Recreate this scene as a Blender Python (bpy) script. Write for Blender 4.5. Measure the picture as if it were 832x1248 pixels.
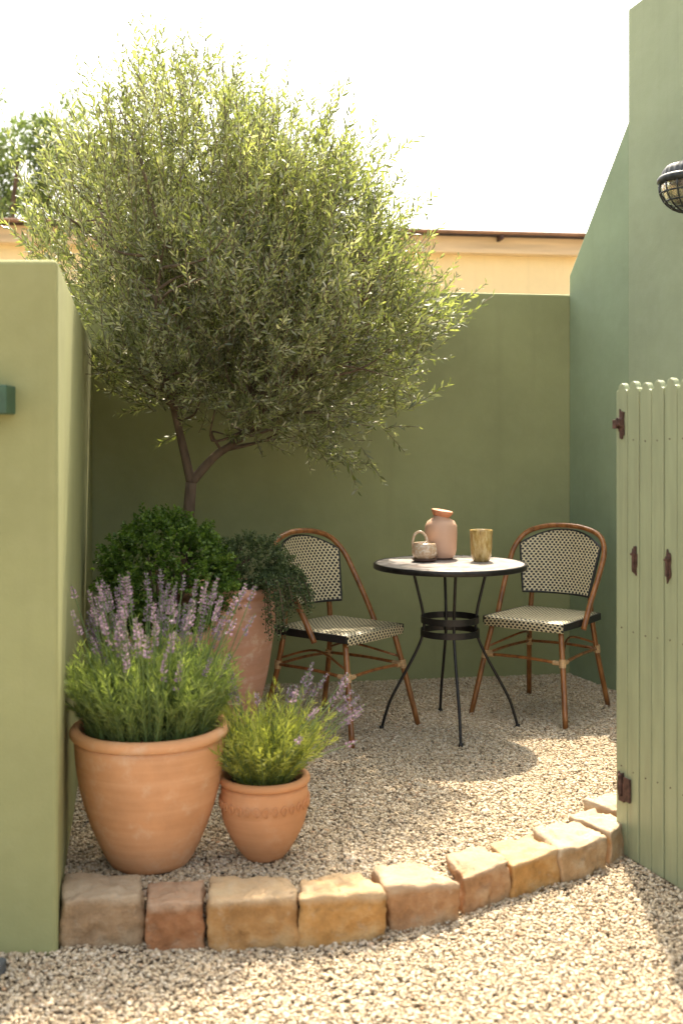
import bpy, bmesh, math, random
import numpy as np
from mathutils import Vector, Matrix, noise as mnoise

random.seed(7)
RNG = np.random.default_rng(11)
for o in list(bpy.data.objects):
    bpy.data.objects.remove(o, do_unlink=True)
SC = bpy.context.scene
COL = SC.collection

# ------------------------------------------------------------------ camera, sky, sun, exposure
CAM_Z = 1.25
cam_data = bpy.data.cameras.new('camera')
cam = bpy.data.objects.new('camera', cam_data)
COL.objects.link(cam)
cam.location = (0, 0, CAM_Z)
cam.rotation_euler = (math.radians(90), 0, 0)
cam_data.sensor_fit = 'VERTICAL'
cam_data.sensor_height = 36
cam_data.lens = 36 * 1350 / 1248
cam_data.shift_y = -86 / 1248
cam_data.clip_end = 2000
cam_data.dof.use_dof = True
cam_data.dof.focus_distance = 4.7
cam_data.dof.aperture_fstop = 2.6
SC.camera = cam

SUN_EL, SUN_AZ = math.radians(58), math.radians(4.5)
world = bpy.data.worlds.new('World')
SC.world = world
world.use_nodes = True
wn, wl = world.node_tree.nodes, world.node_tree.links
wn.clear()
sky = wn.new('ShaderNodeTexSky')
sky.sky_type = 'NISHITA'
sky.sun_disc = False
sky.sun_elevation = SUN_EL
sky.sun_rotation = SUN_AZ
sky.air_density = 1.0
sky.dust_density = 6.0
sky.ozone_density = 1.0
hs = wn.new('ShaderNodeHueSaturation')
hs.inputs['Saturation'].default_value = 0.45
tintn = wn.new('ShaderNodeMix')
tintn.data_type = 'RGBA'
tintn.blend_type = 'MULTIPLY'
tintn.inputs[0].default_value = 1.0
tintn.inputs[7].default_value = (1.0, 0.965, 0.87, 1)
bg = wn.new('ShaderNodeBackground')
bg.inputs['Strength'].default_value = 0.15
wo = wn.new('ShaderNodeOutputWorld')
wl.new(sky.outputs[0], hs.inputs['Color'])
wl.new(hs.outputs[0], tintn.inputs[6])
wl.new(tintn.outputs[2], bg.inputs['Color'])
wl.new(bg.outputs[0], wo.inputs['Surface'])

sun_data = bpy.data.lights.new('sun', 'SUN')
sun_data.energy = 3.0
sun_data.angle = math.radians(0.6)
sun_data.color = (1.0, 0.86, 0.66)
sun = bpy.data.objects.new('sun', sun_data)
COL.objects.link(sun)
tosun = Vector((math.sin(SUN_AZ) * math.cos(SUN_EL), math.cos(SUN_AZ) * math.cos(SUN_EL), math.sin(SUN_EL)))
sun.rotation_euler = tosun.to_track_quat('Z', 'Y').to_euler()
sun.location = tosun * 20

SC.view_settings.view_transform = 'Standard'
SC.view_settings.look = 'None'
SC.view_settings.gamma = 1
SC.view_settings.exposure = 1.95
SC.view_settings.use_curve_mapping = False
SC.render.engine = 'CYCLES'
SC.cycles.max_bounces = 8
SC.cycles.diffuse_bounces = 5
SC.cycles.transparent_max_bounces = 8
SC.cycles.use_denoising = True

# ------------------------------------------------------------------ helpers
F_PX, CX, CY = 1350.0, 416.0, 538.0


def at_z(px, py, z=0.0):
    """point where the photo's pixel meets the level plane z"""
    d = (CAM_Z - z) * F_PX / (py - CY)
    return Vector(((px - CX) / F_PX * d, d, z))


def at_d(px, py, d):
    return Vector(((px - CX) / F_PX * d, d, CAM_Z - (py - CY) / F_PX * d))


def tag(o, label=None, cat=None, group=None, kind=None):
    if label: o['label'] = label
    if cat: o['category'] = cat
    if group: o['group'] = group
    if kind: o['kind'] = kind
    return o


def link(name, me, m=None, parent=None, smooth=False, loc=None):
    if m is not None:
        me.materials.append(m)
    if smooth:
        me.polygons.foreach_set('use_smooth', [True] * len(me.polygons))
    o = bpy.data.objects.new(name, me)
    COL.objects.link(o)
    if parent is not None:
        o.parent = parent
    if loc is not None:
        o.location = loc
    return o


def empty(name, loc=(0, 0, 0), rz=0.0):
    o = bpy.data.objects.new(name, None)
    o.empty_display_size = 0.1
    COL.objects.link(o)
    o.location = loc
    o.rotation_euler = (0, 0, rz)
    return o


class MB:
    """collects shapes for one mesh"""
    def __init__(self):
        self.v, self.f, self.uv = [], [], {}

    def add(self, vs, fs):
        b = len(self.v)
        self.v += [tuple(p) for p in vs]
        self.f += [tuple(b + i for i in f) for f in fs]

    def box(self, x0, x1, y0, y1, z0, z1):
        self.add([(x0, y0, z0), (x1, y0, z0), (x1, y1, z0), (x0, y1, z0), (x0, y0, z1), (x1, y0, z1), (x1, y1, z1), (x0, y1, z1)],
                 [(0, 3, 2, 1), (4, 5, 6, 7), (0, 1, 5, 4), (1, 2, 6, 5), (2, 3, 7, 6), (3, 0, 4, 7)])

    def prism(self, pts, z0, z1):
        """pts: (x, y) counter-clockwise; z1 may be a list, one per point"""
        n = len(pts)
        zt = z1 if isinstance(z1, (list, tuple)) else [z1] * n
        self.add([(p[0], p[1], z0) for p in pts] + [(p[0], p[1], zt[i]) for i, p in enumerate(pts)],
                 [tuple(reversed(range(n))), tuple(range(n, 2 * n))] + [(i, (i + 1) % n, n + (i + 1) % n, n + i) for i in range(n)])

    def slab(self, quad, off):
        """polygon of 3-D points thickened by vector off"""
        n = len(quad)
        q = [Vector(p) for p in quad]
        off = Vector(off)
        self.add(q + [p + off for p in q],
                 [tuple(reversed(range(n))), tuple(range(n, 2 * n))] + [(i, (i + 1) % n, n + (i + 1) % n, n + i) for i in range(n)])

    def tube(self, pts, r, seg=10, caps=True):
        pts = [Vector(p) for p in pts]
        n = len(pts)
        rr = r if isinstance(r, (list, tuple)) else [r] * n
        t0 = (pts[1] - pts[0]).normalized()
        up = Vector((0, 0, 1)) if abs(t0.z) < 0.9 else Vector((1, 0, 0))
        u = t0.cross(up).normalized()
        vs, fs = [], []
        for i, p in enumerate(pts):
            if i == 0: t = pts[1] - pts[0]
            elif i == n - 1: t = pts[-1] - pts[-2]
            else: t = (pts[i + 1] - p).normalized() + (p - pts[i - 1]).normalized()
            t.normalize()
            u = (u - t * u.dot(t)).normalized()
            w = t.cross(u)
            for k in range(seg):
                a = 2 * math.pi * k / seg
                vs.append(p + (u * math.cos(a) + w * math.sin(a)) * rr[i])
        for i in range(n - 1):
            for k in range(seg):
                k2 = (k + 1) % seg
                fs.append((i * seg + k, i * seg + k2, (i + 1) * seg + k2, (i + 1) * seg + k))
        if caps:
            fs.append(tuple(reversed(range(seg))))
            fs.append(tuple((n - 1) * seg + k for k in range(seg)))
        self.add(vs, fs)

    def lathe(self, prof, seg=48, centre=(0, 0, 0), jitter=0.0):
        vs, fs = [], []
        n = len(prof)
        for k in range(seg):
            a = 2 * math.pi * k / seg
            for (r, z) in prof:
                j = 1 + jitter * mnoise.noise(Vector((math.cos(a) * 1.3, math.sin(a) * 1.3, z * 5)))
                vs.append((centre[0] + r * j * math.cos(a), centre[1] + r * j * math.sin(a), centre[2] + z))
        for k in range(seg):
            k2 = (k + 1) % seg
            for i in range(n - 1):
                fs.append((k * n + i, k2 * n + i, k2 * n + i + 1, k * n + i + 1))
        self.add(vs, fs)

    def mesh(self, name):
        me = bpy.data.meshes.new(name)
        me.from_pydata(self.v, [], self.f)
        me.update()
        return me

    def build(self, name, m, parent=None, smooth=False, bevel=0.0, bseg=2, loc=None):
        me = self.mesh(name)
        if bevel:
            bm = bmesh.new()
            bm.from_mesh(me)
            bmesh.ops.remove_doubles(bm, verts=bm.verts, dist=1e-6)
            bmesh.ops.recalc_face_normals(bm, faces=bm.faces)
            bmesh.ops.bevel(bm, geom=list(bm.edges), offset=bevel, segments=bseg, affect='EDGES', profile=0.5, clamp_overlap=True)
            bm.to_mesh(me)
            bm.free()
        return link(name, me, m, parent, smooth, loc)


def spline(pts, n=8):
    """Catmull-Rom through pts"""
    P = [Vector(p) for p in pts]
    P = [P[0] * 2 - P[1]] + P + [P[-1] * 2 - P[-2]]
    out = []
    for i in range(1, len(P) - 2):
        for k in range(n):
            t = k / n
            out.append(0.5 * ((2 * P[i]) + (-P[i - 1] + P[i + 1]) * t + (2 * P[i - 1] - 5 * P[i] + 4 * P[i + 1] - P[i + 2]) * t * t
                              + (-P[i - 1] + 3 * P[i] - 3 * P[i + 1] + P[i + 2]) * t ** 3))
    out.append(P[-2])
    return out


def np_mesh(name, V, faces_list, tint=None):
    """V (n,3); faces_list: arrays (m,k) of vertex ids"""
    me = bpy.data.meshes.new(name)
    me.vertices.add(len(V))
    me.vertices.foreach_set('co', np.ascontiguousarray(V, dtype=np.float32).ravel())
    tot = np.concatenate([np.full(len(f), f.shape[1], dtype=np.int32) for f in faces_list])
    idx = np.concatenate([f.ravel() for f in faces_list]).astype(np.int32)
    me.loops.add(len(idx))
    me.loops.foreach_set('vertex_index', idx)
    me.polygons.add(len(tot))
    st = np.concatenate([[0], np.cumsum(tot)[:-1]]).astype(np.int32)
    me.polygons.foreach_set('loop_start', st)
    me.polygons.foreach_set('loop_total', tot)
    if tint is not None:
        a = me.attributes.new('tint', 'FLOAT', 'POINT')
        a.data.foreach_set('value', np.ascontiguousarray(tint, dtype=np.float32))
    me.update(calc_edges=True)
    me.validate()
    return me


# ---- materials
def mat(name):
    m = bpy.data.materials.new(name)
    m.use_nodes = True
    nt = m.node_tree
    return m, nt, nt.nodes['Principled BSDF']


def nd(nt, kind, **kw):
    n = nt.nodes.new(kind)
    for k, v in kw.items():
        if k in n.inputs: n.inputs[k].default_value = v
        else: setattr(n, k, v)
    return n


def coords(nt, scale=(1, 1, 1), src='Object'):
    tc = nd(nt, 'ShaderNodeTexCoord')
    mp = nd(nt, 'ShaderNodeMapping')
    mp.inputs['Scale'].default_value = scale
    nt.links.new(tc.outputs[src], mp.inputs[0])
    return mp.outputs[0]


def noise_fac(nt, vec, scale, detail=5, rough=0.55):
    n = nd(nt, 'ShaderNodeTexNoise', Scale=scale, Detail=detail, Roughness=rough)
    nt.links.new(vec, n.inputs['Vector'])
    return n.outputs['Fac']


def ramp(nt, fac, stops):
    r = nd(nt, 'ShaderNodeValToRGB')
    el = r.color_ramp.elements
    while len(el) < len(stops): el.new(0.5)
    for e, (p, c) in zip(el, stops):
        e.position = p
        e.color = (c[0], c[1], c[2], 1) if not isinstance(c, (int, float)) else (c, c, c, 1)
    nt.links.new(fac, r.inputs[0])
    return r.outputs[0]


def mixc(nt, fac, a, b, mode='MIX'):
    n = nd(nt, 'ShaderNodeMix', data_type='RGBA', blend_type=mode)
    for s, v in ((0, fac), (6, a), (7, b)):
        if hasattr(v, 'links'): nt.links.new(v, n.inputs[s])
        elif s == 0: n.inputs[0].default_value = v
        else: n.inputs[s].default_value = (v[0], v[1], v[2], 1)
    return n.outputs[2]


def math_n(nt, op, a, b=None):
    n = nd(nt, 'ShaderNodeMath', operation=op)
    for i, v in enumerate((a, b)):
        if v is None: continue
        if hasattr(v, 'links'): nt.links.new(v, n.inputs[i])
        else: n.inputs[i].default_value = v
    return n.outputs[0]


def bump(nt, bsdf, height, strength, dist=0.01):
    b = nd(nt, 'ShaderNodeBump', Strength=strength, Distance=dist)
    nt.links.new(height, b.inputs['Height'])
    nt.links.new(b.outputs[0], bsdf.inputs['Normal'])


def sc(c, k):
    return tuple(min(1, x * k) for x in c)


def plaster(name, col, var=0.12, rough=0.8):
    m, nt, b = mat(name)
    v = coords(nt)
    f1 = noise_fac(nt, v, 1.6, 6, 0.6)
    c = ramp(nt, f1, [(0.3, sc(col, 1 - var)), (0.7, sc(col, 1 + var))])
    f2 = noise_fac(nt, v, 14, 4, 0.6)
    c = mixc(nt, ramp(nt, f2, [(0.45, 0.0), (0.8, 0.22)]), c, (col[0] * 1.15 + .03, col[1] * 1.1 + .03, col[2] * 1.2 + .03))
    # faint vertical run marks, a few hairline cracks
    v2 = coords(nt, (9, 9, 0.5))
    f3 = noise_fac(nt, v2, 1.5, 4)
    c = mixc(nt, ramp(nt, f3, [(0.56, 0.0), (0.8, 0.25)]), c, sc(col, 0.72))
    nt.links.new(c, b.inputs['Base Color'])
    b.inputs['Roughness'].default_value = rough
    b.inputs['Specular IOR Level'].default_value = 0.3
    h = math_n(nt, 'ADD', math_n(nt, 'MULTIPLY', noise_fac(nt, v, 6, 3), 1.0), math_n(nt, 'MULTIPLY', noise_fac(nt, v, 120, 3), 0.18))
    bump(nt, b, h, 0.25, 0.012)
    return m


def simple(name, col, rough=0.6, metal=0.0, var=0.15, nscale=30, bstr=0.1, spec=0.5, vec_scale=(1, 1, 1)):
    m, nt, b = mat(name)
    v = coords(nt, vec_scale)
    f = noise_fac(nt, v, nscale, 5)
    nt.links.new(ramp(nt, f, [(0.3, sc(col, 1 - var)), (0.7, sc(col, 1 + var))]), b.inputs['Base Color'])
    b.inputs['Roughness'].default_value = rough
    b.inputs['Metallic'].default_value = metal
    b.inputs['Specular IOR Level'].default_value = spec
    if bstr: bump(nt, b, f, bstr, 0.004)
    return m


def leaf_mat(name, stops, trans=0.45, tcol=(1.0, 1.0, 0.55), rough=0.5, spec=0.4, under=None):
    m, nt, b = mat(name)
    at = nd(nt, 'ShaderNodeAttribute', attribute_name='tint')
    c = ramp(nt, at.outputs['Fac'], stops)
    cf = c
    if under is not None:
        g = nd(nt, 'ShaderNodeNewGeometry')
        cf = mixc(nt, g.outputs['Backfacing'], c, mixc(nt, 0.6, c, under))
    nt.links.new(cf, b.inputs['Base Color'])
    b.inputs['Roughness'].default_value = rough
    b.inputs['Specular IOR Level'].default_value = spec
    tr = nd(nt, 'ShaderNodeBsdfTranslucent')
    nt.links.new(mixc(nt, 1.0, c, tcol, 'MULTIPLY'), tr.inputs['Color'])
    sc2 = nd(nt, 'ShaderNodeMixShader')
    sc2.inputs[0].default_value = trans
    nt.links.new(b.outputs[0], sc2.inputs[1])
    nt.links.new(tr.outputs[0], sc2.inputs[2])
    nt.links.new(sc2.outputs[0], nt.nodes['Material Output'].inputs['Surface'])
    return m


M = {}
GREEN = (0.30, 0.31, 0.145)
M['wall_left'] = plaster('left_wall_paint', (0.30, 0.31, 0.145))
M['wall_back'] = plaster('back_wall_paint', (0.285, 0.305, 0.155))
M['wall_right'] = plaster('right_wall_paint_skylit', (0.265, 0.335, 0.215))  # same green paint, with bluish sky light put into its colour
M['wall_house'] = plaster('house_wall_paint_skylit', (0.30, 0.35, 0.23))  # same paint again, sky and bounce light put into the colour
M['yellow'] = plaster('yellow_render', (0.88, 0.72, 0.42), 0.05)
M['fascia'] = simple('fascia_wood', (0.74, 0.58, 0.38), 0.7, nscale=3, vec_scale=(0.4, 1, 6), var=0.2)
M['roof_edge'] = simple('weathered_roof_sheet', (0.27, 0.15, 0.09), 0.8, nscale=4, var=0.4)
M['gate'] = simple('gate_paint', (0.29, 0.325, 0.20), 0.5, nscale=5, vec_scale=(6, 6, 0.7), var=0.10, bstr=0.25)
nt_ = M['gate'].node_tree; b_ = nt_.nodes['Principled BSDF']
c_ = b_.inputs['Base Color'].links[0].from_socket
c_ = mixc(nt_, ramp(nt_, noise_fac(nt_, coords(nt_, (5, 5, 0.6)), 4, 6, 0.7), [(0.52, 0.0), (0.75, 0.35)]), c_, (0.20, 0.19, 0.12))
c_ = mixc(nt_, ramp(nt_, noise_fac(nt_, coords(nt_, (1, 1, 0.4)), 55, 5, 0.75), [(0.70, 0.0), (0.74, 0.7)]), c_, (0.22, 0.17, 0.11))
nt_.links.new(c_, b_.inputs['Base Color'])
M['rust'] = simple('rusty_iron', (0.085, 0.045, 0.035), 0.75, 0.3, var=0.6, nscale=60, bstr=0.5)
M['black_metal'] = simple('black_painted_metal', (0.018, 0.017, 0.018), 0.38, 0.4, var=0.4, nscale=50, bstr=0.05)
M['black_weave'] = simple('black_trim', (0.014, 0.015, 0.016), 0.5, var=0.3, nscale=80, bstr=0.1)
M['binding'] = simple('cane_binding', (0.50, 0.33, 0.17), 0.55, var=0.25, nscale=40, vec_scale=(1, 1, 12), bstr=0.4)
M['green_metal'] = simple('dark_green_paint', (0.035, 0.085, 0.05), 0.5, var=0.2)
M['slab'] = simple('blue_grey_slate', (0.09, 0.10, 0.11), 0.7, var=0.3, nscale=12)
M['bark'] = simple('olive_bark', (0.12, 0.085, 0.06), 0.9, var=0.5, nscale=22, vec_scale=(1, 1, 0.25), bstr=0.9)
M['soil'] = simple('potting_soil', (0.035, 0.024, 0.016), 0.95, var=0.7, nscale=90, bstr=1.0)


def bamboo():
    m, nt, b = mat('varnished_bamboo')
    v = coords(nt, (1, 1, 0.25))
    f = noise_fac(nt, v, 35, 5, 0.65)
    c = ramp(nt, f, [(0.28, (0.085, 0.030, 0.009)), (0.5, (0.24, 0.095, 0.028)), (0.75, (0.38, 0.17, 0.055))])
    nt.links.new(c, b.inputs['Base Color'])
    b.inputs['Roughness'].default_value = 0.28
    b.inputs['Coat Weight'].default_value = 0.3
    bump(nt, b, f, 0.15, 0.003)
    return m


M['bamboo'] = bamboo()


def weave():
    m, nt, b = mat('black_and_cream_weave')
    uv = nd(nt, 'ShaderNodeUVMap')
    sep = nd(nt, 'ShaderNodeSeparateXYZ')
    nt.links.new(uv.outputs[0], sep.inputs[0])
    U = math_n(nt, 'DIVIDE', sep.outputs[0], 0.0215)
    V = math_n(nt, 'DIVIDE', sep.outputs[1], 0.0120)
    row = math_n(nt, 'FLOOR', V)
    odd = math_n(nt, 'MULTIPLY', math_n(nt, 'FLOORED_MODULO', row, 2.0), 0.5)
    fu = math_n(nt, 'SUBTRACT', math_n(nt, 'FRACT', math_n(nt, 'ADD', U, odd)), 0.5)
    fv = math_n(nt, 'SUBTRACT', math_n(nt, 'FRACT', V), 0.5)
    du = math_n(nt, 'POWER', math_n(nt, 'ABSOLUTE', math_n(nt, 'DIVIDE', fu, 0.31)), 2.4)
    dv = math_n(nt, 'POWER', math_n(nt, 'ABSOLUTE', math_n(nt, 'DIVIDE', fv, 0.46)), 2.4)
    d = math_n(nt, 'ADD', du, dv)
    f = ramp(nt, d, [(0.75, 0.0), (1.0, 1.0)])
    cream = ramp(nt, noise_fac(nt, uv.outputs[0], 60, 3), [(0.3, (0.50, 0.43, 0.27)), (0.7, (0.70, 0.63, 0.43))])
    c = mixc(nt, f, (0.012, 0.014, 0.014), cream)
    nt.links.new(c, b.inputs['Base Color'])
    b.inputs['Roughness'].default_value = 0.45
    wv = nd(nt, 'ShaderNodeMath', operation='SINE')
    nt.links.new(math_n(nt, 'MULTIPLY', U, math.pi * 4), wv.inputs[0])
    bump(nt, b, math_n(nt, 'ADD', f, math_n(nt, 'MULTIPLY', wv.outputs[0], 0.25)), 0.6, 0.003)
    return m


M['weave'] = weave()


def terracotta(name, col, dusty=0.3, scale=1.0):
    m, nt, b = mat(name)
    v = coords(nt)
    f1 = noise_fac(nt, v, 5 * scale, 6, 0.6)
    c = ramp(nt, f1, [(0.3, sc(col, 0.82)), (0.7, sc(col, 1.14))])
    v2 = coords(nt, (0.6, 0.6, 14))
    f2 = noise_fac(nt, v2, 3.0, 4)          # throwing rings
    c = mixc(nt, ramp(nt, f2, [(0.42, 0.0), (0.72, 0.62)]), c, (col[0] * 1.12, col[1] * 1.25, col[2] * 1.45))
    f3 = noise_fac(nt, v, 11 * scale, 7, 0.7)
    c = mixc(nt, ramp(nt, f3, [(0.54, 0.0), (0.70, dusty)]), c, (0.72, 0.62, 0.50))
    c = mixc(nt, ramp(nt, noise_fac(nt, v, 3.1, 5), [(0.60, 0.0), (0.78, 0.35)]), c, sc(col, 0.55))
    nt.links.new(c, b.inputs['Base Color'])
    b.inputs['Roughness'].default_value = 0.85
    b.inputs['Specular IOR Level'].default_value = 0.25
    h = math_n(nt, 'ADD', math_n(nt, 'MULTIPLY', f2, 0.8), math_n(nt, 'MULTIPLY', noise_fac(nt, v, 70, 4), 0.35))
    bump(nt, b, h, 0.35, 0.005)
    return m


M['terra'] = terracotta('terracotta_clay', (0.60, 0.31, 0.155))
M['terra_small'] = terracotta('terracotta_orange', (0.56, 0.275, 0.13), 0.15)
M['terra_urn'] = terracotta('old_terracotta', (0.50, 0.27, 0.18), 0.5, 1.6)


def stone_mat(name, col, col2):
    m, nt, b = mat(name)
    v = coords(nt)
    f1 = noise_fac(nt, v, 9, 8, 0.65)
    c = ramp(nt, f1, [(0.28, sc(col, 0.62)), (0.48, col), (0.72, col2)])
    f2 = noise_fac(nt, v, 45, 5, 0.7)
    c = mixc(nt, ramp(nt, f2, [(0.5, 0.0), (0.72, 0.45)]), c, sc(col, 0.5))
    f4 = noise_fac(nt, v, 24, 4, 0.7)
    c = mixc(nt, ramp(nt, f4, [(0.56, 0.0), (0.70, 0.28)]), c, (0.52, 0.45, 0.34))
    nt.links.new(c, b.inputs['Base Color'])
    b.inputs['Roughness'].default_value = 0.9
    b.inputs['Specular IOR Level'].default_value = 0.25
    # paler towards the upper side (fixed to the stone)
    ge = nd(nt, 'ShaderNodeTexCoord'); sx = nd(nt, 'ShaderNodeSeparateXYZ'); nt.links.new(ge.outputs['Generated'], sx.inputs[0])
    hz = math_n(nt, 'ADD', sx.outputs[2], math_n(nt, 'MULTIPLY', f1, 0.20))
    c = mixc(nt, ramp(nt, hz, [(0.90, 0.0), (1.0, 0.55)]), c, mixc(nt, f2, sc(col2, 0.8), (0.50, 0.44, 0.35)))
    nt.links.new(c, b.inputs['Base Color'])
    h = math_n(nt, 'ADD', f1, math_n(nt, 'MULTIPLY', f2, 0.5))
    bump(nt, b, h, 1.0, 0.014)
    return m


SM = {
    'buff': stone_mat('buff_sandstone', (0.38, 0.215, 0.11), (0.50, 0.36, 0.22)),
    'brick': stone_mat('red_brick_clay', (0.34, 0.16, 0.075), (0.42, 0.25, 0.14)),
    'ochre': stone_mat('ochre_sandstone', (0.40, 0.225, 0.09), (0.48, 0.35, 0.19)),
    'gold': stone_mat('golden_sandstone', (0.46, 0.255, 0.09), (0.54, 0.39, 0.21)),
    'pale': stone_mat('pale_limestone', (0.44, 0.29, 0.16), (0.56, 0.46, 0.33)),
    'grey': stone_mat('grey_buff_stone', (0.36, 0.24, 0.14), (0.43, 0.33, 0.22)),
}

PEB = [(0.0, (0.30, 0.22, 0.145)), (0.14, (0.41, 0.315, 0.21)), (0.34, (0.50, 0.40, 0.27)), (0.55, (0.57, 0.465, 0.325)),
       (0.70, (0.48, 0.415, 0.33)), (0.84, (0.62, 0.53, 0.40)), (0.95, (0.70, 0.62, 0.50)), (1.0, (0.50, 0.30, 0.17))]


def gravel_bed():
    m, nt, b = mat('gravel_bed')
    v = coords(nt)
    vo = nd(nt, 'ShaderNodeTexVoronoi', Scale=110.0)
    nt.links.new(v, vo.inputs['Vector'])
    sp = nd(nt, 'ShaderNodeSeparateColor')
    nt.links.new(vo.outputs['Color'], sp.inputs[0])
    c = ramp(nt, sp.outputs[0], [(p, sc(x, 0.8)) for p, x in PEB])
    edge = ramp(nt, vo.outputs['Distance'], [(0.25, 1.0), (0.75, 0.25)])
    c = mixc(nt, 1.0, c, edge, 'MULTIPLY')
    nt.links.new(c, b.inputs['Base Color'])
    b.inputs['Roughness'].default_value = 0.95
    b.inputs['Specular IOR Level'].default_value = 0.2
    bump(nt, b, math_n(nt, 'SUBTRACT', 1.0, vo.outputs['Distance']), 1.0, 0.006)
    return m


def pebble_mat():
    m, nt, b = mat('pebbles')
    at = nd(nt, 'ShaderNodeAttribute', attribute_name='tint')
    c = ramp(nt, at.outputs['Fac'], PEB)
    v = coords(nt)
    c = mixc(nt, ramp(nt, noise_fac(nt, v, 260, 3), [(0.45, 0.0), (0.75, 0.35)]), c, (0.30, 0.24, 0.17))
    c = mixc(nt, ramp(nt, noise_fac(nt, v, 2.2, 4), [(0.4, 0.0), (0.75, 0.28)]), c, (0.50, 0.40, 0.27))
    nt.links.new(c, b.inputs['Base Color'])
    b.inputs['Roughness'].default_value = 0.8
    b.inputs['Specular IOR Level'].default_value = 0.3
    return m


M['bed'] = gravel_bed()
M['pebble'] = pebble_mat()

# ------------------------------------------------------------------ plan of the place (x right, y away, z up; patio gravel is z = 0)
BACK_A, BACK_B = Vector((-1.245, 5.55)), Vector((1.223, 5.96))
def back_y(x): return BACK_A.y + (x - BACK_A.x) * (BACK_B.y - BACK_A.y) / (BACK_B.x - BACK_A.x)
LEFT_F = Vector((-0.746, 2.918))
def left_x(y): return LEFT_F.x + (y - LEFT_F.y) * (BACK_A.x - LEFT_F.x) / (BACK_A.y - LEFT_F.y)
RS = 0.36
def right_x(y): return BACK_B.x + RS * (BACK_B.y - y)
BACK_TOP, LEFT_TOP = 2.04, 1.73


def z_out(x, y):
    t = min(1, max(0, (x + 0.3) / 0.9))
    return -0.092 + 0.04 * t * t * (3 - 2 * t)


# ground: one sheet reaching the horizon, finer near the camera
gx = [-600, -120, -30, -8, -3] + [i * 0.1 - 1.5 for i in range(40)] + [4, 9, 30, 120, 600]
gy = [-600, -100, -20, -4, 0] + [0.5 + i * 0.15 for i in range(30)] + [6, 9, 15, 40, 150, 800]
g = MB()
g.v = [(x, y, z_out(x, y) - 0.012) for y in gy for x in gx]
nx = len(gx)
g.f = [(j * nx + i, j * nx + i + 1, (j + 1) * nx + i + 1, (j + 1) * nx + i) for j in range(len(gy) - 1) for i in range(nx - 1)]
tag(g.build('ground', M['bed'], smooth=True), kind='structure')

# edging stones: the top corners of each, read off the photograph's plan (back-left, back-right, front-right, front-left)
STONES = [
    (((76, 1065), (172, 1067), (174, 1090), (74, 1092)), 0.040, 'grey', 'wide grey-buff stone block against the green wall end, first in the curved edging', 0.060),
    (((180, 1074), (248, 1075), (250, 1100), (179, 1102)), 0.028, 'brick', 'small red-brown brick in the curved edging, in front of the big lavender pot', 0.035),
    (((256, 1067), (354, 1069), (362, 1093), (253, 1097)), 0.040, 'ochre', 'pale-topped ochre stone with a chipped lower left corner, below the small lavender pot', 0.070),
    (((365, 1064), (440, 1060), (472, 1088), (362, 1095)), 0.042, 'gold', 'long golden stone half in sun, right of the one below the small pot', 0.070),
    (((452, 1057), (515, 1047), (563, 1074), (473, 1083)), 0.044, 'buff', 'pinkish buff stone with a smooth rounded face, middle of the curved edging', 0.070),
    (((541, 1037), (585, 1030), (621, 1052), (563, 1069)), 0.042, 'buff', 'narrow brown-faced buff stone between the rounded buff one and the golden one', 0.040),
    (((597, 1028), (646, 1018), (680, 1035), (624, 1053)), 0.044, 'gold', 'bright golden sandstone block with a groove down its face, sunlit top', 0.040),
    (((649, 1010), (700, 1000), (741, 1018), (684, 1036)), 0.046, 'pale', 'wide stone with pale top and orange face, closest to the gate foot', 0.060),
    (((690, 991), (722, 983), (764, 1000), (744, 1016)), 0.040, 'pale', 'pale cream stone partly hidden by the gate edge, second from the last', 0.040),
    (((711, 977), (742, 963), (785, 980), (764, 991)), 0.038, 'pale', 'pale stone furthest up the curve, mostly hidden behind the green gate', 0.040),
]


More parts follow.
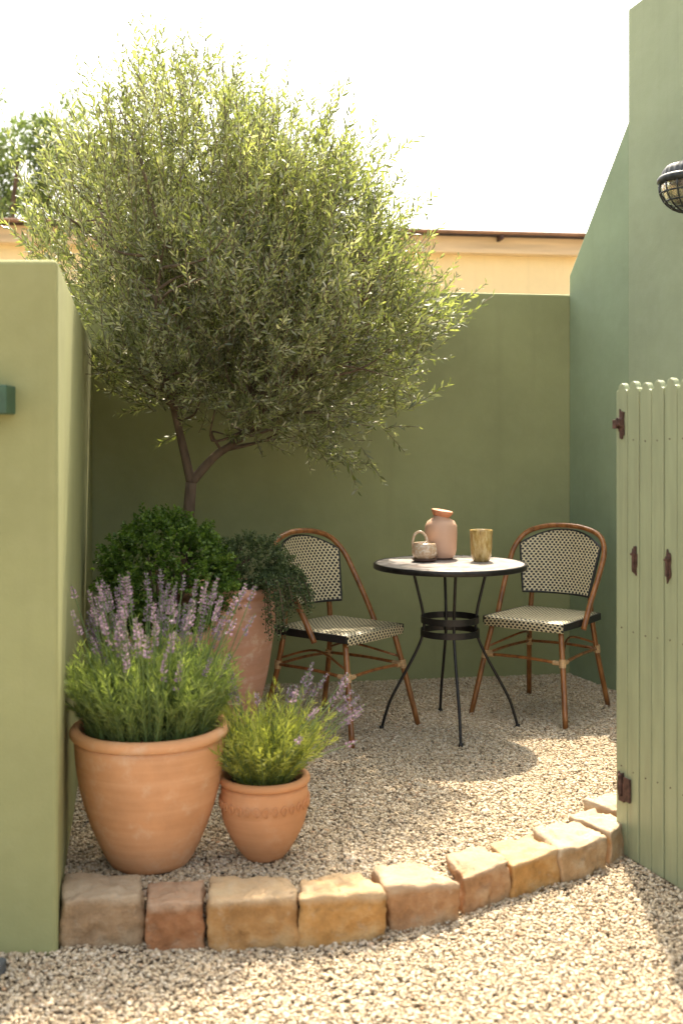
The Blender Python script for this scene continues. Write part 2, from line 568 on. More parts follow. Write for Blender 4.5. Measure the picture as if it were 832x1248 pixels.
def make_stone(cs, ztop, mk, label, rnd, i):
    top = [at_z(px, py, ztop) for px, py in cs]
    cen = sum(top, Vector()) / 4
    zb = z_out(cen.x, cen.y) - 0.05
    # shrink a hair for the joints
    top = [cen + (p - cen) * 0.99 for p in top]
    N = 20
    rs = random.Random(100 + i)
    off = Vector((rs.uniform(0, 50), rs.uniform(0, 50), rs.uniform(0, 50)))
    vs, ids, fs = [], {}, []

    def vid(a, b, c):
        k = (a, b, c)
        if k not in ids:
            p = Vector((a / N * 2 - 1, b / N * 2 - 1, c / N * 2 - 1))
            r = rnd * 1.8
            q = Vector([max(-(1 - r), min(1 - r, t)) for t in p])
            dlt = p - q
            if dlt.length > 1e-6: p = q + dlt.normalized() * r
            u, v, w = (p.x + 1) / 2, (p.y + 1) / 2, (p.z + 1) / 2
            P = (top[3] * (1 - u) + top[2] * u) * (1 - v) + (top[0] * (1 - u) + top[1] * u) * v
            spread = 1 + 0.05 * (1 - w)
            P = Vector((cen.x + (P.x - cen.x) * spread, cen.y + (P.y - cen.y) * spread, zb + (ztop - zb) * w))
            P.z += (rs0 * (u - .5) + rs1 * (v - .5)) * 0.012 * w
            n = p.normalized()
            s = P * 11 + off
            P += n * (mnoise.noise(s * 0.9) * 0.017 + mnoise.noise(s * 2.7) * 0.007 + mnoise.noise(s * 7) * 0.0036 - (0.007 if mnoise.noise(s * 1.7 + Vector((9, 4, 2))) > 0.28 else 0))
            ids[k] = len(vs)
            vs.append(P - Vector((cen.x, cen.y, zb)))
        return ids[k]
    rs0, rs1 = rs.uniform(-1, 1), rs.uniform(-1, 1)
    for a in range(N):
        for b in range(N):
            fs.append((vid(a, b, N), vid(a + 1, b, N), vid(a + 1, b + 1, N), vid(a, b + 1, N)))
            fs.append((vid(a, b, 0), vid(a, b + 1, 0), vid(a + 1, b + 1, 0), vid(a + 1, b, 0)))
            fs.append((vid(a, 0, b), vid(a + 1, 0, b), vid(a + 1, 0, b + 1), vid(a, 0, b + 1)))
            fs.append((vid(a, N, b), vid(a, N, b + 1), vid(a + 1, N, b + 1), vid(a + 1, N, b)))
            fs.append((vid(0, a, b), vid(0, a, b + 1), vid(0, a + 1, b + 1), vid(0, a + 1, b)))
            fs.append((vid(N, a, b), vid(N, a + 1, b), vid(N, a + 1, b + 1), vid(N, a, b + 1)))
    m = MB()
    m.add(vs, fs)
    o = m.build('edging_stone', SM[mk], smooth=True, loc=(cen.x, cen.y, zb))
    tag(o, label, 'stone', 'stones of the curved edging')
    return top


tops = [make_stone(s[0], s[1], s[2], s[3], s[4], i) for i, s in enumerate(STONES)]
# middle line of the arc, carried on to the right wall behind the gate
ARC = [Vector((LEFT_F.x - 0.02, (tops[0][0].y + tops[0][3].y) / 2))] + [Vector(((t[0].x + t[1].x + t[2].x + t[3].x) / 4, (t[0].y + t[1].y + t[2].y + t[3].y) / 4)) for t in tops]
ARC += [Vector((1.20, 3.95)), Vector((1.52, 4.25)), Vector((right_x(4.5) + 0.02, 4.5))]
patio = [(v.x, v.y) for v in ARC] + [(BACK_B.x + 0.02, BACK_B.y + 0.02), (BACK_A.x - 0.02, BACK_A.y + 0.02)]
pm = MB()
pm.prism(patio, -0.15, -0.008)
tag(pm.build('patio', M['bed']), kind='structure')


def in_poly(x, y, poly):
    ins = np.zeros(len(x), bool)
    n = len(poly)
    for i in range(n):
        x0, y0 = poly[i]; x1, y1 = poly[(i + 1) % n]
        c = ((y0 > y) != (y1 > y)) & (x < (x1 - x0) * (y - y0) / (y1 - y0 + 1e-12) + x0)
        ins ^= c
    return ins


ICO = None
def ico():
    bm = bmesh.new()
    bmesh.ops.create_icosphere(bm, subdivisions=1, radius=1)
    bm.verts.ensure_lookup_table()
    v = np.array([x.co[:] for x in bm.verts]); f = np.array([[a.index for a in t.verts] for t in bm.faces])
    bm.free()
    return v, f


def pebbles(name, X, Y, Z, size_m, label):
    n = len(X)
    v, f = ico()
    k = len(v)
    s = size_m * np.exp(RNG.normal(0, 0.28, n))
    sx = s * RNG.uniform(0.8, 1.35, n); sy = s * RNG.uniform(0.65, 1.0, n); sz = s * RNG.uniform(0.45, 0.75, n)
    P = v[None] * (1 + RNG.normal(0, 0.13, (n, k, 1)))
    P = P * np.stack([sx, sy, sz], 1)[:, None]
    # tilt then turn
    a = RNG.normal(0, 0.35, n); ca, sa = np.cos(a)[:, None], np.sin(a)[:, None]
    y, z = P[..., 1] * ca - P[..., 2] * sa, P[..., 1] * sa + P[..., 2] * ca
    b = RNG.uniform(0, 6.283, n); cb, sb = np.cos(b)[:, None], np.sin(b)[:, None]
    x, y = P[..., 0] * cb - y * sb, P[..., 0] * sb + y * cb
    V = np.stack([x + X[:, None], y + Y[:, None], z + (Z + RNG.uniform(-0.003, 0.004, n))[:, None]], -1).reshape(-1, 3)
    F = (f[None] + (np.arange(n) * k)[:, None, None]).reshape(-1, 3)
    T = np.repeat(RNG.uniform(0, 1, n), k)
    me = np_mesh(name, V, [F], T)
    o = link(name, me, M['pebble'], smooth=True)
    tag(o, label, 'gravel', kind='stuff')
    return o


n = 215000
X = RNG.uniform(-1.3, 2.0, n); Y = RNG.uniform(2.9, 6.0, n)
k = in_poly(X, Y, patio)
X, Y = X[k], Y[k]
pebbles('patio_gravel', X, Y, np.full(len(X), -0.002), 0.0049, 'pale beige gravel covering the raised patio under the table')
n = 200000
X = RNG.uniform(-1.6, 2.4, n); Y = RNG.uniform(2.1, 4.6, n)
k = ~in_poly(X, Y, patio) & (X < 1.9 - (Y - 3) * 0.2) & ~((X < LEFT_F.x) & (Y > LEFT_F.y))
# keep only what lies in front of the arc
front = [(v.x, v.y) for v in ARC] + [(3, 4.6), (3, 1), (-3, 1), (-3, ARC[0].y)]
k &= in_poly(X, Y, front)
X, Y = X[k], Y[k]
Z = np.array([z_out(a, b) for a, b in zip(X, Y)]) - 0.004
pebbles('path_gravel', X, Y, Z, 0.0044, 'sunlit cream gravel of the path in front of the curved stone edging')

# ------------------------------------------------------------------ walls
m = MB()
dl = (BACK_A - LEFT_F).normalized(); nl = Vector((-dl.y, dl.x))
zb = -0.15
m.prism([(-3.4, 2.90), (LEFT_F.x, LEFT_F.y), (BACK_A.x, BACK_A.y - 0.003), (BACK_A.x - 0.24, BACK_A.y - 0.04), (LEFT_F.x - 0.30, 3.16), (-3.4, 3.14)], zb, LEFT_TOP)
tag(m.build('garden_wall', M['wall_left'], bevel=0.014, bseg=3, smooth=False), 'yellow-green plastered wall with a square end at the left, beside the pots', 'wall')
m = MB()
db = (BACK_B - BACK_A).normalized(); nb = Vector((-db.y, db.x))
b0, b1 = BACK_A - db * 1.8, BACK_B + db * 0.25
m.prism([tuple(b0), tuple(b1), tuple(b1 + nb * 0.22), tuple(b0 + nb * 0.22)], zb, BACK_TOP)
tag(m.build('garden_wall', M['wall_back'], bevel=0.010, bseg=2), 'olive green plastered wall behind the table and chairs', 'wall')
# right wall with a raking top, then the taller house wall
def rp(y, off=0.0):
    return Vector((right_x(y) + off, y + off * RS))
Y1 = 5.44
m = MB()
A, B = rp(BACK_B.y - 0.002), rp(Y1)
out = Vector((1, RS, 0)).normalized() * 0.25
rake = [(A.x, A.y, zb), (B.x, B.y, zb), (B.x, B.y, 2.83), (A.x + (B.x - A.x) * 0.03, A.y + (B.y - A.y) * 0.03, 2.16), (A.x, A.y, 2.14)]
m.slab(rake, out)
tag(m.build('garden_wall', M['wall_right'], bevel=0.006, bseg=2), 'green wall, tinted blue for sky light, with a steeply sloping top, right of the back wall', 'wall')
m = MB()
A, B = rp(Y1 - 0.002, -0.006), rp(3.3, -0.006)
tp = 3.37
m.slab([(A.x, A.y, zb), (B.x, B.y, zb), (B.x, B.y, tp + 0.15), (A.x, A.y, tp)], Vector((1, RS, 0)).normalized() * 0.3)
tag(m.build('house_wall', M['wall_house'], bevel=0.006, bseg=2), 'tall sage green house wall carrying the black lamp, behind the gate', 'wall')

# ------------------------------------------------------------------ yellow building beyond
bd = empty('building', (0, 11.6, z_out(0, 9)))
tag(bd, 'low yellow rendered building with brown roof edge beyond the back wall', 'building')
ang = math.atan(0.131)
bd.rotation_euler = (0, 0, ang)
def bpart(name, mk, box, parent=bd, bevel=0.01):
    q = MB(); q.box(*box)
    return q.build(name, M[mk], parent, bevel=bevel)
H = 3.34
wl_ = bpart('wall', 'yellow', (-6, 6, 0, 4, -0.1, H + 0.1))
bpart('fascia', 'fascia', (-6.1, 6.1, -0.16, -0.004, H - 0.03, H + 0.143))
rf = MB()
rf.slab([(-6.2, -0.30, H + 0.145), (6.2, -0.30, H + 0.145), (6.2, 4.2, H + 0.9), (-6.2, 4.2, H + 0.9)], (0, 0, 0.028))
ro = rf.build('roof', M['roof_edge'], bd)
gt = MB(); gt.tube([(-6.2, -0.34, H + 0.16), (6.2, -0.34, H + 0.155)], 0.017, 10); gt.build('gutter', M['roof_edge'], ro, smooth=True)
for bx in (-2.6, 1.62):
    q = MB(); q.box(bx, bx + 0.03, -0.34, -0.162, H + 0.09, H + 0.14); q.build('gutter_bracket', M['rust'], ro)

# ------------------------------------------------------------------ foliage tools
def norm(a):
    return a / (np.linalg.norm(a, axis=-1, keepdims=True) + 1e-9)


def leaf_arrays(P, D, L, W, bend=0.15, fold=0.25):
    """lanceolate leaves: base P, direction D, lengths L, widths W"""
    n = len(P)
    D = norm(D)
    R = norm(np.cross(D, RNG.normal(size=(n, 3))))
    N = np.cross(R, D)
    L = L[:, None]; W = W[:, None]
    V = np.empty((n, 6, 3))
    V[:, 0] = P
    for i, (t, w) in enumerate(((0.35, 0.5), (0.72, 0.38))):
        c = P + D * L * t - N * L * bend * t * t
        V[:, 1 + 2 * i] = c - R * W * w + N * W * fold
        V[:, 2 + 2 * i] = c + R * W * w + N * W * fold
    V[:, 5] = P + D * L - N * L * bend
    b = (np.arange(n) * 6)[:, None]
    F3 = np.concatenate([b + np.array([[0, 2, 1]]), b + np.array([[3, 4, 5]])])
    F4 = b + np.array([[1, 2, 4, 3]])
    return V.reshape(-1, 3), F3, F4


def leaf_obj(name, P, D, L, W, T, m, parent, bend=0.15, fold=0.25):
    V, F3, F4 = leaf_arrays(P, D, L, W, bend, fold)
    me = np_mesh(name, V, [F3, F4], np.repeat(T, 6))
    return link(name, me, m, parent)


M['olive'] = leaf_mat('olive_leaves', [(0.0, (0.07, 0.085, 0.035)), (0.3, (0.14, 0.165, 0.07)), (0.6, (0.25, 0.28, 0.12)), (0.82, (0.38, 0.40, 0.19)), (1.0, (0.62, 0.60, 0.50))],
                      trans=0.40, tcol=(1.35, 1.45, 0.55), rough=0.36, spec=0.7, under=(0.40, 0.40, 0.32))
M['box'] = leaf_mat('box_leaves', [(0.0, (0.03, 0.065, 0.012)), (0.5, (0.075, 0.145, 0.025)), (1.0, (0.18, 0.27, 0.05))], trans=0.35, tcol=(1.1, 1.3, 0.4), rough=0.35)
M['trail'] = leaf_mat('trailing_leaves', [(0.0, (0.035, 0.06, 0.025)), (0.6, (0.09, 0.13, 0.055)), (1.0, (0.21, 0.25, 0.12))], trans=0.3, tcol=(1.0, 1.2, 0.6))
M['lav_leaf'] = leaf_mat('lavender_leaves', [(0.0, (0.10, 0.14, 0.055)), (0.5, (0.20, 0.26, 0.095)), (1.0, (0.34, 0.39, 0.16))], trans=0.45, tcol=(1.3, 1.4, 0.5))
M['lav_leaf2'] = leaf_mat('young_lavender_leaves', [(0.0, (0.15, 0.18, 0.05)), (0.5, (0.28, 0.32, 0.09)), (1.0, (0.42, 0.44, 0.16))], trans=0.5, tcol=(1.4, 1.4, 0.45))
M['lav_flower'] = leaf_mat('lavender_florets', [(0.0, (0.16, 0.12, 0.17)), (0.5, (0.30, 0.235, 0.33)), (1.0, (0.50, 0.41, 0.50))], trans=0.35, tcol=(1.15, 0.95, 1.0))
M['far_leaf'] = leaf_mat('far_tree_leaves', [(0.0, (0.07, 0.10, 0.045)), (1.0, (0.17, 0.22, 0.10))], trans=0.4, tcol=(1.4, 1.5, 0.7))

# ------------------------------------------------------------------ olive tree
TD = 4.98
CROWN = [(95, 140), (140, 95), (205, 75), (260, 78), (315, 125), (370, 150), (425, 178), (465, 222), (492, 265), (515, 310), (538, 350),
         (548, 400), (536, 460), (495, 528), (440, 572), (360, 545), (290, 540), (215, 515), (155, 500), (105, 450), (62, 370), (22, 310), (25, 240), (65, 180)]
CW = [at_d(px, py, TD) for px, py in CROWN]
CP0 = np.array([-0.50, 1.95])
CP = np.array([[p.x, p.z] for p in CW])
CP = CP0 + (CP - CP0) * np.array([0.94, 0.95]) - np.array([0.0, 0.035])
CC = np.array([-0.42, 2.00])


def crown_radius(ang):
    """distance from the crown's centre to its outline in direction ang"""
    a = np.arctan2(CP[:, 1] - CC[1], CP[:, 0] - CC[0]); r = np.hypot(CP[:, 0] - CC[0], CP[:, 1] - CC[1])
    o = np.argsort(a); a, r = a[o], r[o]
    return np.interp(ang, np.r_[a[-1] - 2 * np.pi, a, a[0] + 2 * np.pi], np.r_[r[-1], r, r[0]])


def blocked(P, pad=0.03):
    by = BACK_A.y + (P[:, 0] - BACK_A.x) * (BACK_B.y - BACK_A.y) / (BACK_B.x - BACK_A.x)
    lx = LEFT_F.x + (P[:, 1] - LEFT_F.y) * (BACK_A.x - LEFT_F.x) / (BACK_A.y - LEFT_F.y)
    return ((P[:, 2] < BACK_TOP + pad) & (P[:, 1] > by - pad) & (P[:, 1] < by + 0.3)) | ((P[:, 2] < LEFT_TOP + pad) & (P[:, 0] < lx + pad) & (P[:, 0] > lx - 0.33))


def crown_points(n, lo=0.25, power=0.55, ry=0.92):
    ang = RNG.uniform(-np.pi, np.pi, n)
    # uniform over directions on a sphere: choose elevation out of the picture plane
    u = RNG.uniform(-1, 1, n)
    ce = np.sqrt(1 - u * u)
    rho = RNG.uniform(lo, 1, n) ** power
    R = crown_radius(ang)
    return np.stack([CC[0] + R * rho * ce * np.cos(ang), TD + 0.02 + ry * rho * u, CC[1] + R * rho * ce * np.sin(ang)], 1), rho


tree = empty('olive_tree', (-0.69, TD, 0.0))
tag(tree, 'large olive tree with feathery grey-green crown growing behind the round box shrub', 'tree')
TB = Vector((-0.69, TD, 0.0))
rel = lambda p: Vector(p) - TB
tk = MB()
fork = at_d(233, 588, TD)
trunk_pts = spline([(TB.x + 0.01, TD, -0.05), (TB.x - 0.005, TD, 0.45), at_d(229, 650, TD), fork], 6)
tk.tube([rel(p) for p in trunk_pts], [0.033 - 0.008 * i / (len(trunk_pts) - 1) for i in range(len(trunk_pts))], 12)
limbs = [
    [fork, at_d(222, 540, TD), at_d(211, 495, TD), at_d(190, 420, TD - 0.05), at_d(150, 330, TD - 0.1), at_d(120, 240, TD)],
    [fork, at_d(262, 556, TD), at_d(290, 535, TD), at_d(350, 470, TD + 0.05), at_d(420, 390, TD + 0.1), at_d(460, 320, TD)],
    [at_d(213, 500, TD), at_d(235, 420, TD + 0.1), at_d(250, 300, TD + 0.15), at_d(240, 170, TD + 0.1)],
    [at_d(300, 525, TD), at_d(330, 440, TD - 0.1), at_d(340, 310, TD - 0.15), at_d(350, 190, TD - 0.1)],
    [at_d(330, 492, TD), at_d(385, 430, TD - 0.2), at_d(440, 380, TD - 0.4)],
    [at_d(215, 505, TD), at_d(195, 460, TD - 0.2), at_d(190, 380, TD - 0.5), at_d(200, 300, TD - 0.6)],
    [at_d(300, 525, TD), at_d(310, 440, TD + 0.2), at_d(300, 330, TD + 0.5), at_d(290, 260, TD + 0.6)],
]
lpts = []
for li, l in enumerate(limbs):
    s = spline(l, 6)
    r0 = 0.022 if li < 2 else 0.014
    tk.tube([rel(p) for p in s], [r0 * (1 - 0.75 * i / (len(s) - 1)) for i in range(len(s))], 8)
    lpts += s
lp = np.array([p[:] for p in lpts])
# secondary branches
tips, _ = crown_points(170, 0.3, 0.8)
tips = tips[~blocked(tips, 0.06)]
bpts = [lp]
for t in tips:
    d2 = (lp[:, 2] < 1.2) * 5.0 + ((lp - t) ** 2).sum(1) + np.maximum(0, lp[:, 2] - t[2] + 0.1) * 2.5
    s0 = lp[np.argmin(d2)]
    mid = (s0 + t) / 2 + RNG.normal(0, 0.04, 3)
    s = spline([s0, mid, t], 5)
    if blocked(np.array([q[:] for q in s]), 0.01).any(): continue
    tk.tube([rel(p) for p in s], [0.008 - 0.0055 * i / (len(s) - 1) for i in range(len(s))], 5, caps=False)
    bpts.append(np.array([q[:] for q in s]))
tko = tk.build('trunk', M['bark'], tree, smooth=True)
# twigs with leaves
LP, LD, LL, LW, LT = [], [], [], [], []
tw = MB()
core = np.array([-0.55, TD, 1.3])


def twig(p, d, length, nl, lmin=0.022, lmax=0.042, tint=0.5, curve=0.25, wood=True, up=0.25):
    d = d / np.linalg.norm(d)
    side = RNG.normal(0, 1, 3); side -= d * side.dot(d); side /= np.linalg.norm(side)
    side = side * RNG.uniform(0, curve) + np.array([0, 0, up])
    t = np.linspace(0, 1, nl)[:, None]
    c = p + d * length * t + side * length * t * t
    tg = norm(d + 2 * side * t)
    a = RNG.normal(0, 1, 3); a = np.cross(tg, a); a = norm(a)
    b = np.cross(tg, a)
    sgn = np.where(np.arange(nl) % 2 == 0, 1, -1)[:, None]
    quarter = (np.arange(nl) // 2 % 2)[:, None]
    rad = np.where(quarter, a, b) * sgn
    D = norm(tg * RNG.uniform(0.7, 1.5, (nl, 1)) + rad * 0.9 + RNG.normal(0, 0.22, (nl, 3)))
    L = RNG.uniform(lmin, lmax, nl) * (1.05 - 0.45 * t[:, 0] ** 3)
    LP.append(c); LD.append(D); LL.append(L); LW.append(L * RNG.uniform(0.17, 0.27, nl))
    LT.append(np.clip(tint + RNG.normal(0, 0.20, nl), 0, 1))
    if wood:
        q = c[::max(1, nl // 4)]
        if len(q) >= 2:
            tw.tube([Vector(x) - TB for x in q], 0.0014, 3, caps=False)


P, rho = crown_points(10500, 0.10, 0.50)
ok = ~blocked(P, 0.05)
P, rho = P[ok], rho[ok]
clump = np.array([mnoise.noise(Vector(p) * 3.1) for p in P])
keep = RNG.uniform(0, 1, len(P)) < np.clip(0.92 - 0.52 * rho ** 2 - 0.30 * np.clip(P[:, 2] - 2.1, 0, 1) + clump * 2.3, 0.06, 1)
P, clump = P[keep], clump[keep]
for p, cl in zip(P, clump):
    outw = p - core
    outw /= np.linalg.norm(outw)
    low = max(0.0, 1.75 - p[2])
    d = outw * 0.8 + RNG.normal(0, 0.5, 3) + np.array([0, 0, 0.45 - 1.3 * low])
    twig(p - d / np.linalg.norm(d) * 0.05, d, RNG.uniform(0.10, 0.22), int(RNG.integers(18, 28)), tint=0.42 + 0.3 * RNG.normal(0, 0.5) + 0.35 * cl, up=0.25 - 0.3 * low)
# new shoots standing out of the outline
for k in range(330):
    ang = RNG.uniform(-0.45, np.pi + 0.3)
    u = RNG.normal(0, 0.35)
    R = float(crown_radius(ang)) * math.sqrt(max(0.1, 1 - u * u)) * RNG.uniform(0.82, 0.98)
    p = np.array([CC[0] + R * math.cos(ang), TD + 0.9 * u, CC[1] + R * math.sin(ang)])
    if blocked(p[None], 0.05)[0]: continue
    d = np.array([math.cos(ang) * 0.55 + RNG.normal(0, 0.16), RNG.normal(0, 0.2), math.sin(ang) * 0.6 + 0.55])
    ln = RNG.uniform(0.10, 0.32)
    twig(p, d, ln, int(ln * 105), 0.030, 0.052, tint=0.5, up=0.1)
for px, py, qx, qy in ((195, 110, 199, 38), (262, 105, 252, 32), (250, 90, 268, 45), (163, 120, 163, 68), (128, 140, 131, 92), (122, 150, 112, 100), (385, 175, 424, 95), (360, 165, 361, 100), (410, 200, 432, 125), (300, 130, 312, 95), (215, 90, 228, 55), (340, 160, 330, 108),
                       (465, 200, 512, 165), (340, 150, 338, 112), (500, 240, 520, 262), (228, 100, 232, 62), (520, 395, 566, 386), (500, 300, 540, 330), (495, 500, 545, 470), (50, 260, 22, 262), (445, 190, 460, 150),
                       (235, 520, 185, 545), (440, 545, 470, 590), (420, 550, 436, 598), (285, 120, 287, 75), (95, 175, 60, 140)):
    a, b = at_d(px, py, TD - 0.1 + RNG.uniform(-0.15, 0.15)), at_d(qx, qy, TD - 0.1)
    b.y = a.y + RNG.uniform(-0.05, 0.05)
    v = np.array((b - a)[:])
    twig(np.array(a[:]), v, np.linalg.norm(v), max(10, int(np.linalg.norm(v) * 105)), 0.038, 0.058, 0.45, 0.1, up=0.0)
LP = np.concatenate(LP); LD = np.concatenate(LD); LL = np.concatenate(LL); LW = np.concatenate(LW); LT = np.concatenate(LT)
ok = ~blocked(LP + LD * LL[:, None], 0.012)
LP, LD, LL, LW, LT = LP[ok], LD[ok], LL[ok], LW[ok], LT[ok]
print('olive leaves', len(LP))
leaf_obj('crown', LP - np.array(TB[:]), LD, LL, LW, LT, M['olive'], tree)
tw.build('twigs', M['bark'], tko)

# ------------------------------------------------------------------ tree beyond the building
ft = empty('background_tree', (-5.05, 16.6, 0.50))
tag(ft, 'bright green bushy tree rising beyond the yellow building at the left', 'tree')
f_ = MB()
f_.tube(spline([(0, 0, -0.65), (0.1, 0, 2.2), (-0.1, 0, 4.4)], 5), [0.16 - 0.1 * i / 10 for i in range(11)], 10)
for q in ((0.9, 0.2, 4.9), (-0.9, 0.3, 5.0), (0.3, -0.3, 4.9), (0.1, 0.4, 4.9)):
    f_.tube(spline([(0.05, 0, 2.9), (q[0] * 0.5, q[1] * 0.5, 4.0), q], 4), [0.07 - 0.05 * i / 8 for i in range(9)], 7)
f_.build('trunk', M['bark'], ft, smooth=True)
cp, cd = [], []
for (x, y, z, r, k) in ((-0.9, 0, 5.0, 0.75, 26), (-0.5, 0.1, 5.75, 0.45, 16), (0.25, 0.2, 5.1, 0.75, 26), (0.9, 0, 5.15, 0.6, 20), (-0.1, -0.5, 4.3, 0.9, 28), (1.4, 0.2, 4.6, 0.65, 18), (-1.4, 0, 4.2, 0.6, 18), (0.3, 0.6, 4.0, 1.0, 22), (1.7, 0, 3.9, 0.7, 16)):
    for j in range(k):
        v = RNG.normal(0, 1, 3); v /= np.linalg.norm(v)
        c = np.array([x, y, z]) + v * r * RNG.uniform(0.5, 1.05)
        m_ = 85
        cp.append(c + RNG.normal(0, 0.105, (m_, 3))); cd.append(RNG.normal(0, 0.7, (m_, 3)) + v * 0.6 + np.array([0, 0, 0.5]))
cp = np.concatenate(cp); cd = np.concatenate(cd); n = len(cp)
leaf_obj('crown', cp, cd, RNG.uniform(0.07, 0.13, n), RNG.uniform(0.025, 0.045, n), RNG.uniform(0, 1, n), M['far_leaf'], ft)

# ------------------------------------------------------------------ pots
def pot_profile(rim_r, base_r, h, lip=0.016, lip_h=0.03, belly=0.0, wall_t=0.016):
    out = [(0.0, 0.0), (base_r * 0.93, 0.0), (base_r, 0.006)]
    nseg = 22
    for i in range(1, nseg + 1):
        t = i / nseg
        r = base_r + (rim_r - lip - base_r) * (math.sin(t * math.pi / 2) ** 0.85) + belly * math.sin(t * math.pi)
        out.append((r, 0.006 + (h - lip_h - 0.006) * t))
    rr = rim_r
    for a in range(0, 9):
        th = -math.pi / 2 + math.pi * a / 8
        out.append((rr - lip_h * 0.5 + math.cos(th) * lip_h * 0.5, h - lip_h / 2 + math.sin(th) * lip_h / 2))
    out += [(rr - lip - wall_t, h - 0.004), (rr - lip - wall_t - 0.004, h - 0.02), (rr - lip - wall_t - 0.02, h * 0.6), (base_r * 0.8, 0.03), (0.0, 0.03)]
    return out


def soil(parent, r, z, seed=0):
    q = MB()
    prof = [(0.0, z + 0.012)] + [(r * i / 10, z + 0.012 * math.cos(i / 10 * math.pi / 2) + 0.004 * mnoise.noise(Vector((i * 1.3, seed, 0)))) for i in range(1, 11)]
    prof.reverse()
    q.lathe(prof, 36, jitter=0.0)
    # crumbs
    for k in range(140):
        a, rr = random.uniform(0, 6.28), r * math.sqrt(random.random()) * 0.94
        s = random.uniform(0.003, 0.008)
        x, y = rr * math.cos(a), rr * math.sin(a)
        q.add([(x + s, y, z + .01), (x, y + s, z + .01), (x - s, y, z + .01), (x, y - s, z + .01), (x, y, z + .012 + s)], [(0, 1, 4), (1, 2, 4), (2, 3, 4), (3, 0, 4)])
    return q.build('soil', M['soil'], parent)


BP = Vector((-0.568, 3.30, 0))
q = MB(); q.lathe(pot_profile(0.236, 0.118, 0.412, 0.014, 0.036), 72, jitter=0.006)
big_pot = q.build('plant_pot', M['terra'], smooth=True, loc=BP)
tag(big_pot, 'big wide-rimmed terracotta pot holding the tall flowering lavender', 'pot')
soil(big_pot, 0.198, 0.375)

SP = Vector((-0.232, 3.34, 0))
prof = pot_profile(0.138, 0.062, 0.250, 0.010, 0.026, belly=0.012, wall_t=0.012)
q = MB(); q.lathe(prof, 64, jitter=0.006)
# band of pressed relief
for k in range(30):
    a = 2 * math.pi * k / 30
    r = 0.1310
    for s in (-1, 1):
        pts = []
        for i in range(5):
            t = i / 4
            aa = a + s * 0.07 * math.sin(t * math.pi)
            pts.append(((r + 0.0032) * math.cos(aa), (r + 0.0032) * math.sin(aa), 0.160 + 0.026 * t))
        q.tube(pts, 0.0030, 6)
small_pot = q.build('plant_pot', M['terra_small'], smooth=True, loc=SP)
tag(small_pot, 'small orange terracotta pot with a pressed relief band', 'pot')
soil(small_pot, 0.108, 0.215, 3)

UP = Vector((-0.485, 4.62, 0))
uprof = [(0.0, 0.0), (0.10, 0.0), (0.108, 0.01), (0.135, 0.10), (0.170, 0.25), (0.196, 0.40), (0.208, 0.50), (0.210, 0.56), (0.206, 0.60), (0.214, 0.615), (0.222, 0.63), (0.220, 0.648), (0.205, 0.655),
         (0.190, 0.645), (0.185, 0.60), (0.16, 0.40), (0.0, 0.38)]
q = MB(); q.lathe([tuple(p) for p in spline([(a, 0, b) for a, b in uprof], 3) and [(p.x, p.z) for p in spline([(a, 0, b) for a, b in uprof], 3)]], 64, jitter=0.03)
urn = q.build('urn', M['terra_urn'], smooth=True, loc=UP)
tag(urn, 'tall weathered terracotta urn with a chipped surface under the trailing plant', 'urn')
soil(urn, 0.185, 0.60, 5)

XP = Vector((-0.715, 4.42, 0))
q = MB(); q.lathe(pot_profile(0.20, 0.12, 0.50, 0.014, 0.034), 56, jitter=0.01)
xpot = q.build('plant_pot', M['terra_urn'], smooth=True, loc=XP)
tag(xpot, 'brown terracotta pot almost hidden behind the lavender, holding the round shrub', 'pot')
soil(xpot, 0.165, 0.455, 8)

# ------------------------------------------------------------------ round box shrub and trailing plant
def shrub(name, label, base, centre, rad, n, m, leafL, leafW, lump=0.16, stems=9, cat='shrub', seed=0.0, inner=0.45):
    root = empty(name, base)
    tag(root, label, cat)
    b = Vector(base)
    q = MB()
    for k in range(stems):
        v = RNG.normal(0, 1, 3); v[2] = abs(v[2]); v /= np.linalg.norm(v)
        tip = Vector(centre) + Vector(v * np.array(rad) * 0.75)
        st = Vector((base[0] + v[0] * 0.03, base[1] + v[1] * 0.03, base[2]))
        s = spline([st - b, (st + tip) / 2 - b + Vector((0, 0, 0.02)), tip - b], 4)
        q.tube(s, [0.007 - 0.0045 * i / (len(s) - 1) for i in range(len(s))], 5)
    q.build('stems', M['bark'], root, smooth=True)
    # sprigs of leaves
    ns = n // 14
    v = norm(RNG.normal(0, 1, (ns, 3)))
    lum = np.array([mnoise.noise(Vector(x) * 2.6 + Vector((seed, 0, 0))) + 0.5 * mnoise.noise(Vector(x) * 6 + Vector((seed, 3, 0))) for x in v])
    rr = RNG.uniform(inner, 1.0, ns) ** 0.4 * (1 + lump * lum)
    S = np.array(centre) + v * np.array(rad) * rr[:, None]
    LPs, LDs, T = [], [], []
    for s_, v_, l_ in zip(S, v, lum):
        d = v_ + RNG.normal(0, 0.35, 3) + np.array([0, 0, 0.25]); d /= np.linalg.norm(d)
        t = np.linspace(0, 1, 14)[:, None]
        c = s_ + d * t * leafL * 3.2
        r = norm(np.cross(d, RNG.normal(0, 1, (14, 3))))
        LPs.append(c); LDs.append(norm(r + d * 0.7))
        T.append(np.clip(RNG.normal(0.45, 0.12) + 0.35 * t[:, 0] + RNG.normal(0, 0.08, 14), 0, 1))
    P, D, T = np.concatenate(LPs), np.concatenate(LDs), np.concatenate(T)
    k = ~blocked(P, 0.02)
    P, D, T = P[k], D[k], T[k]
    leaf_obj('foliage', P - np.array(base), D, RNG.uniform(0.8, 1.25, len(P)) * leafL, RNG.uniform(0.8, 1.2, len(P)) * leafW, T, m, root, bend=0.1, fold=0.15)
    return root


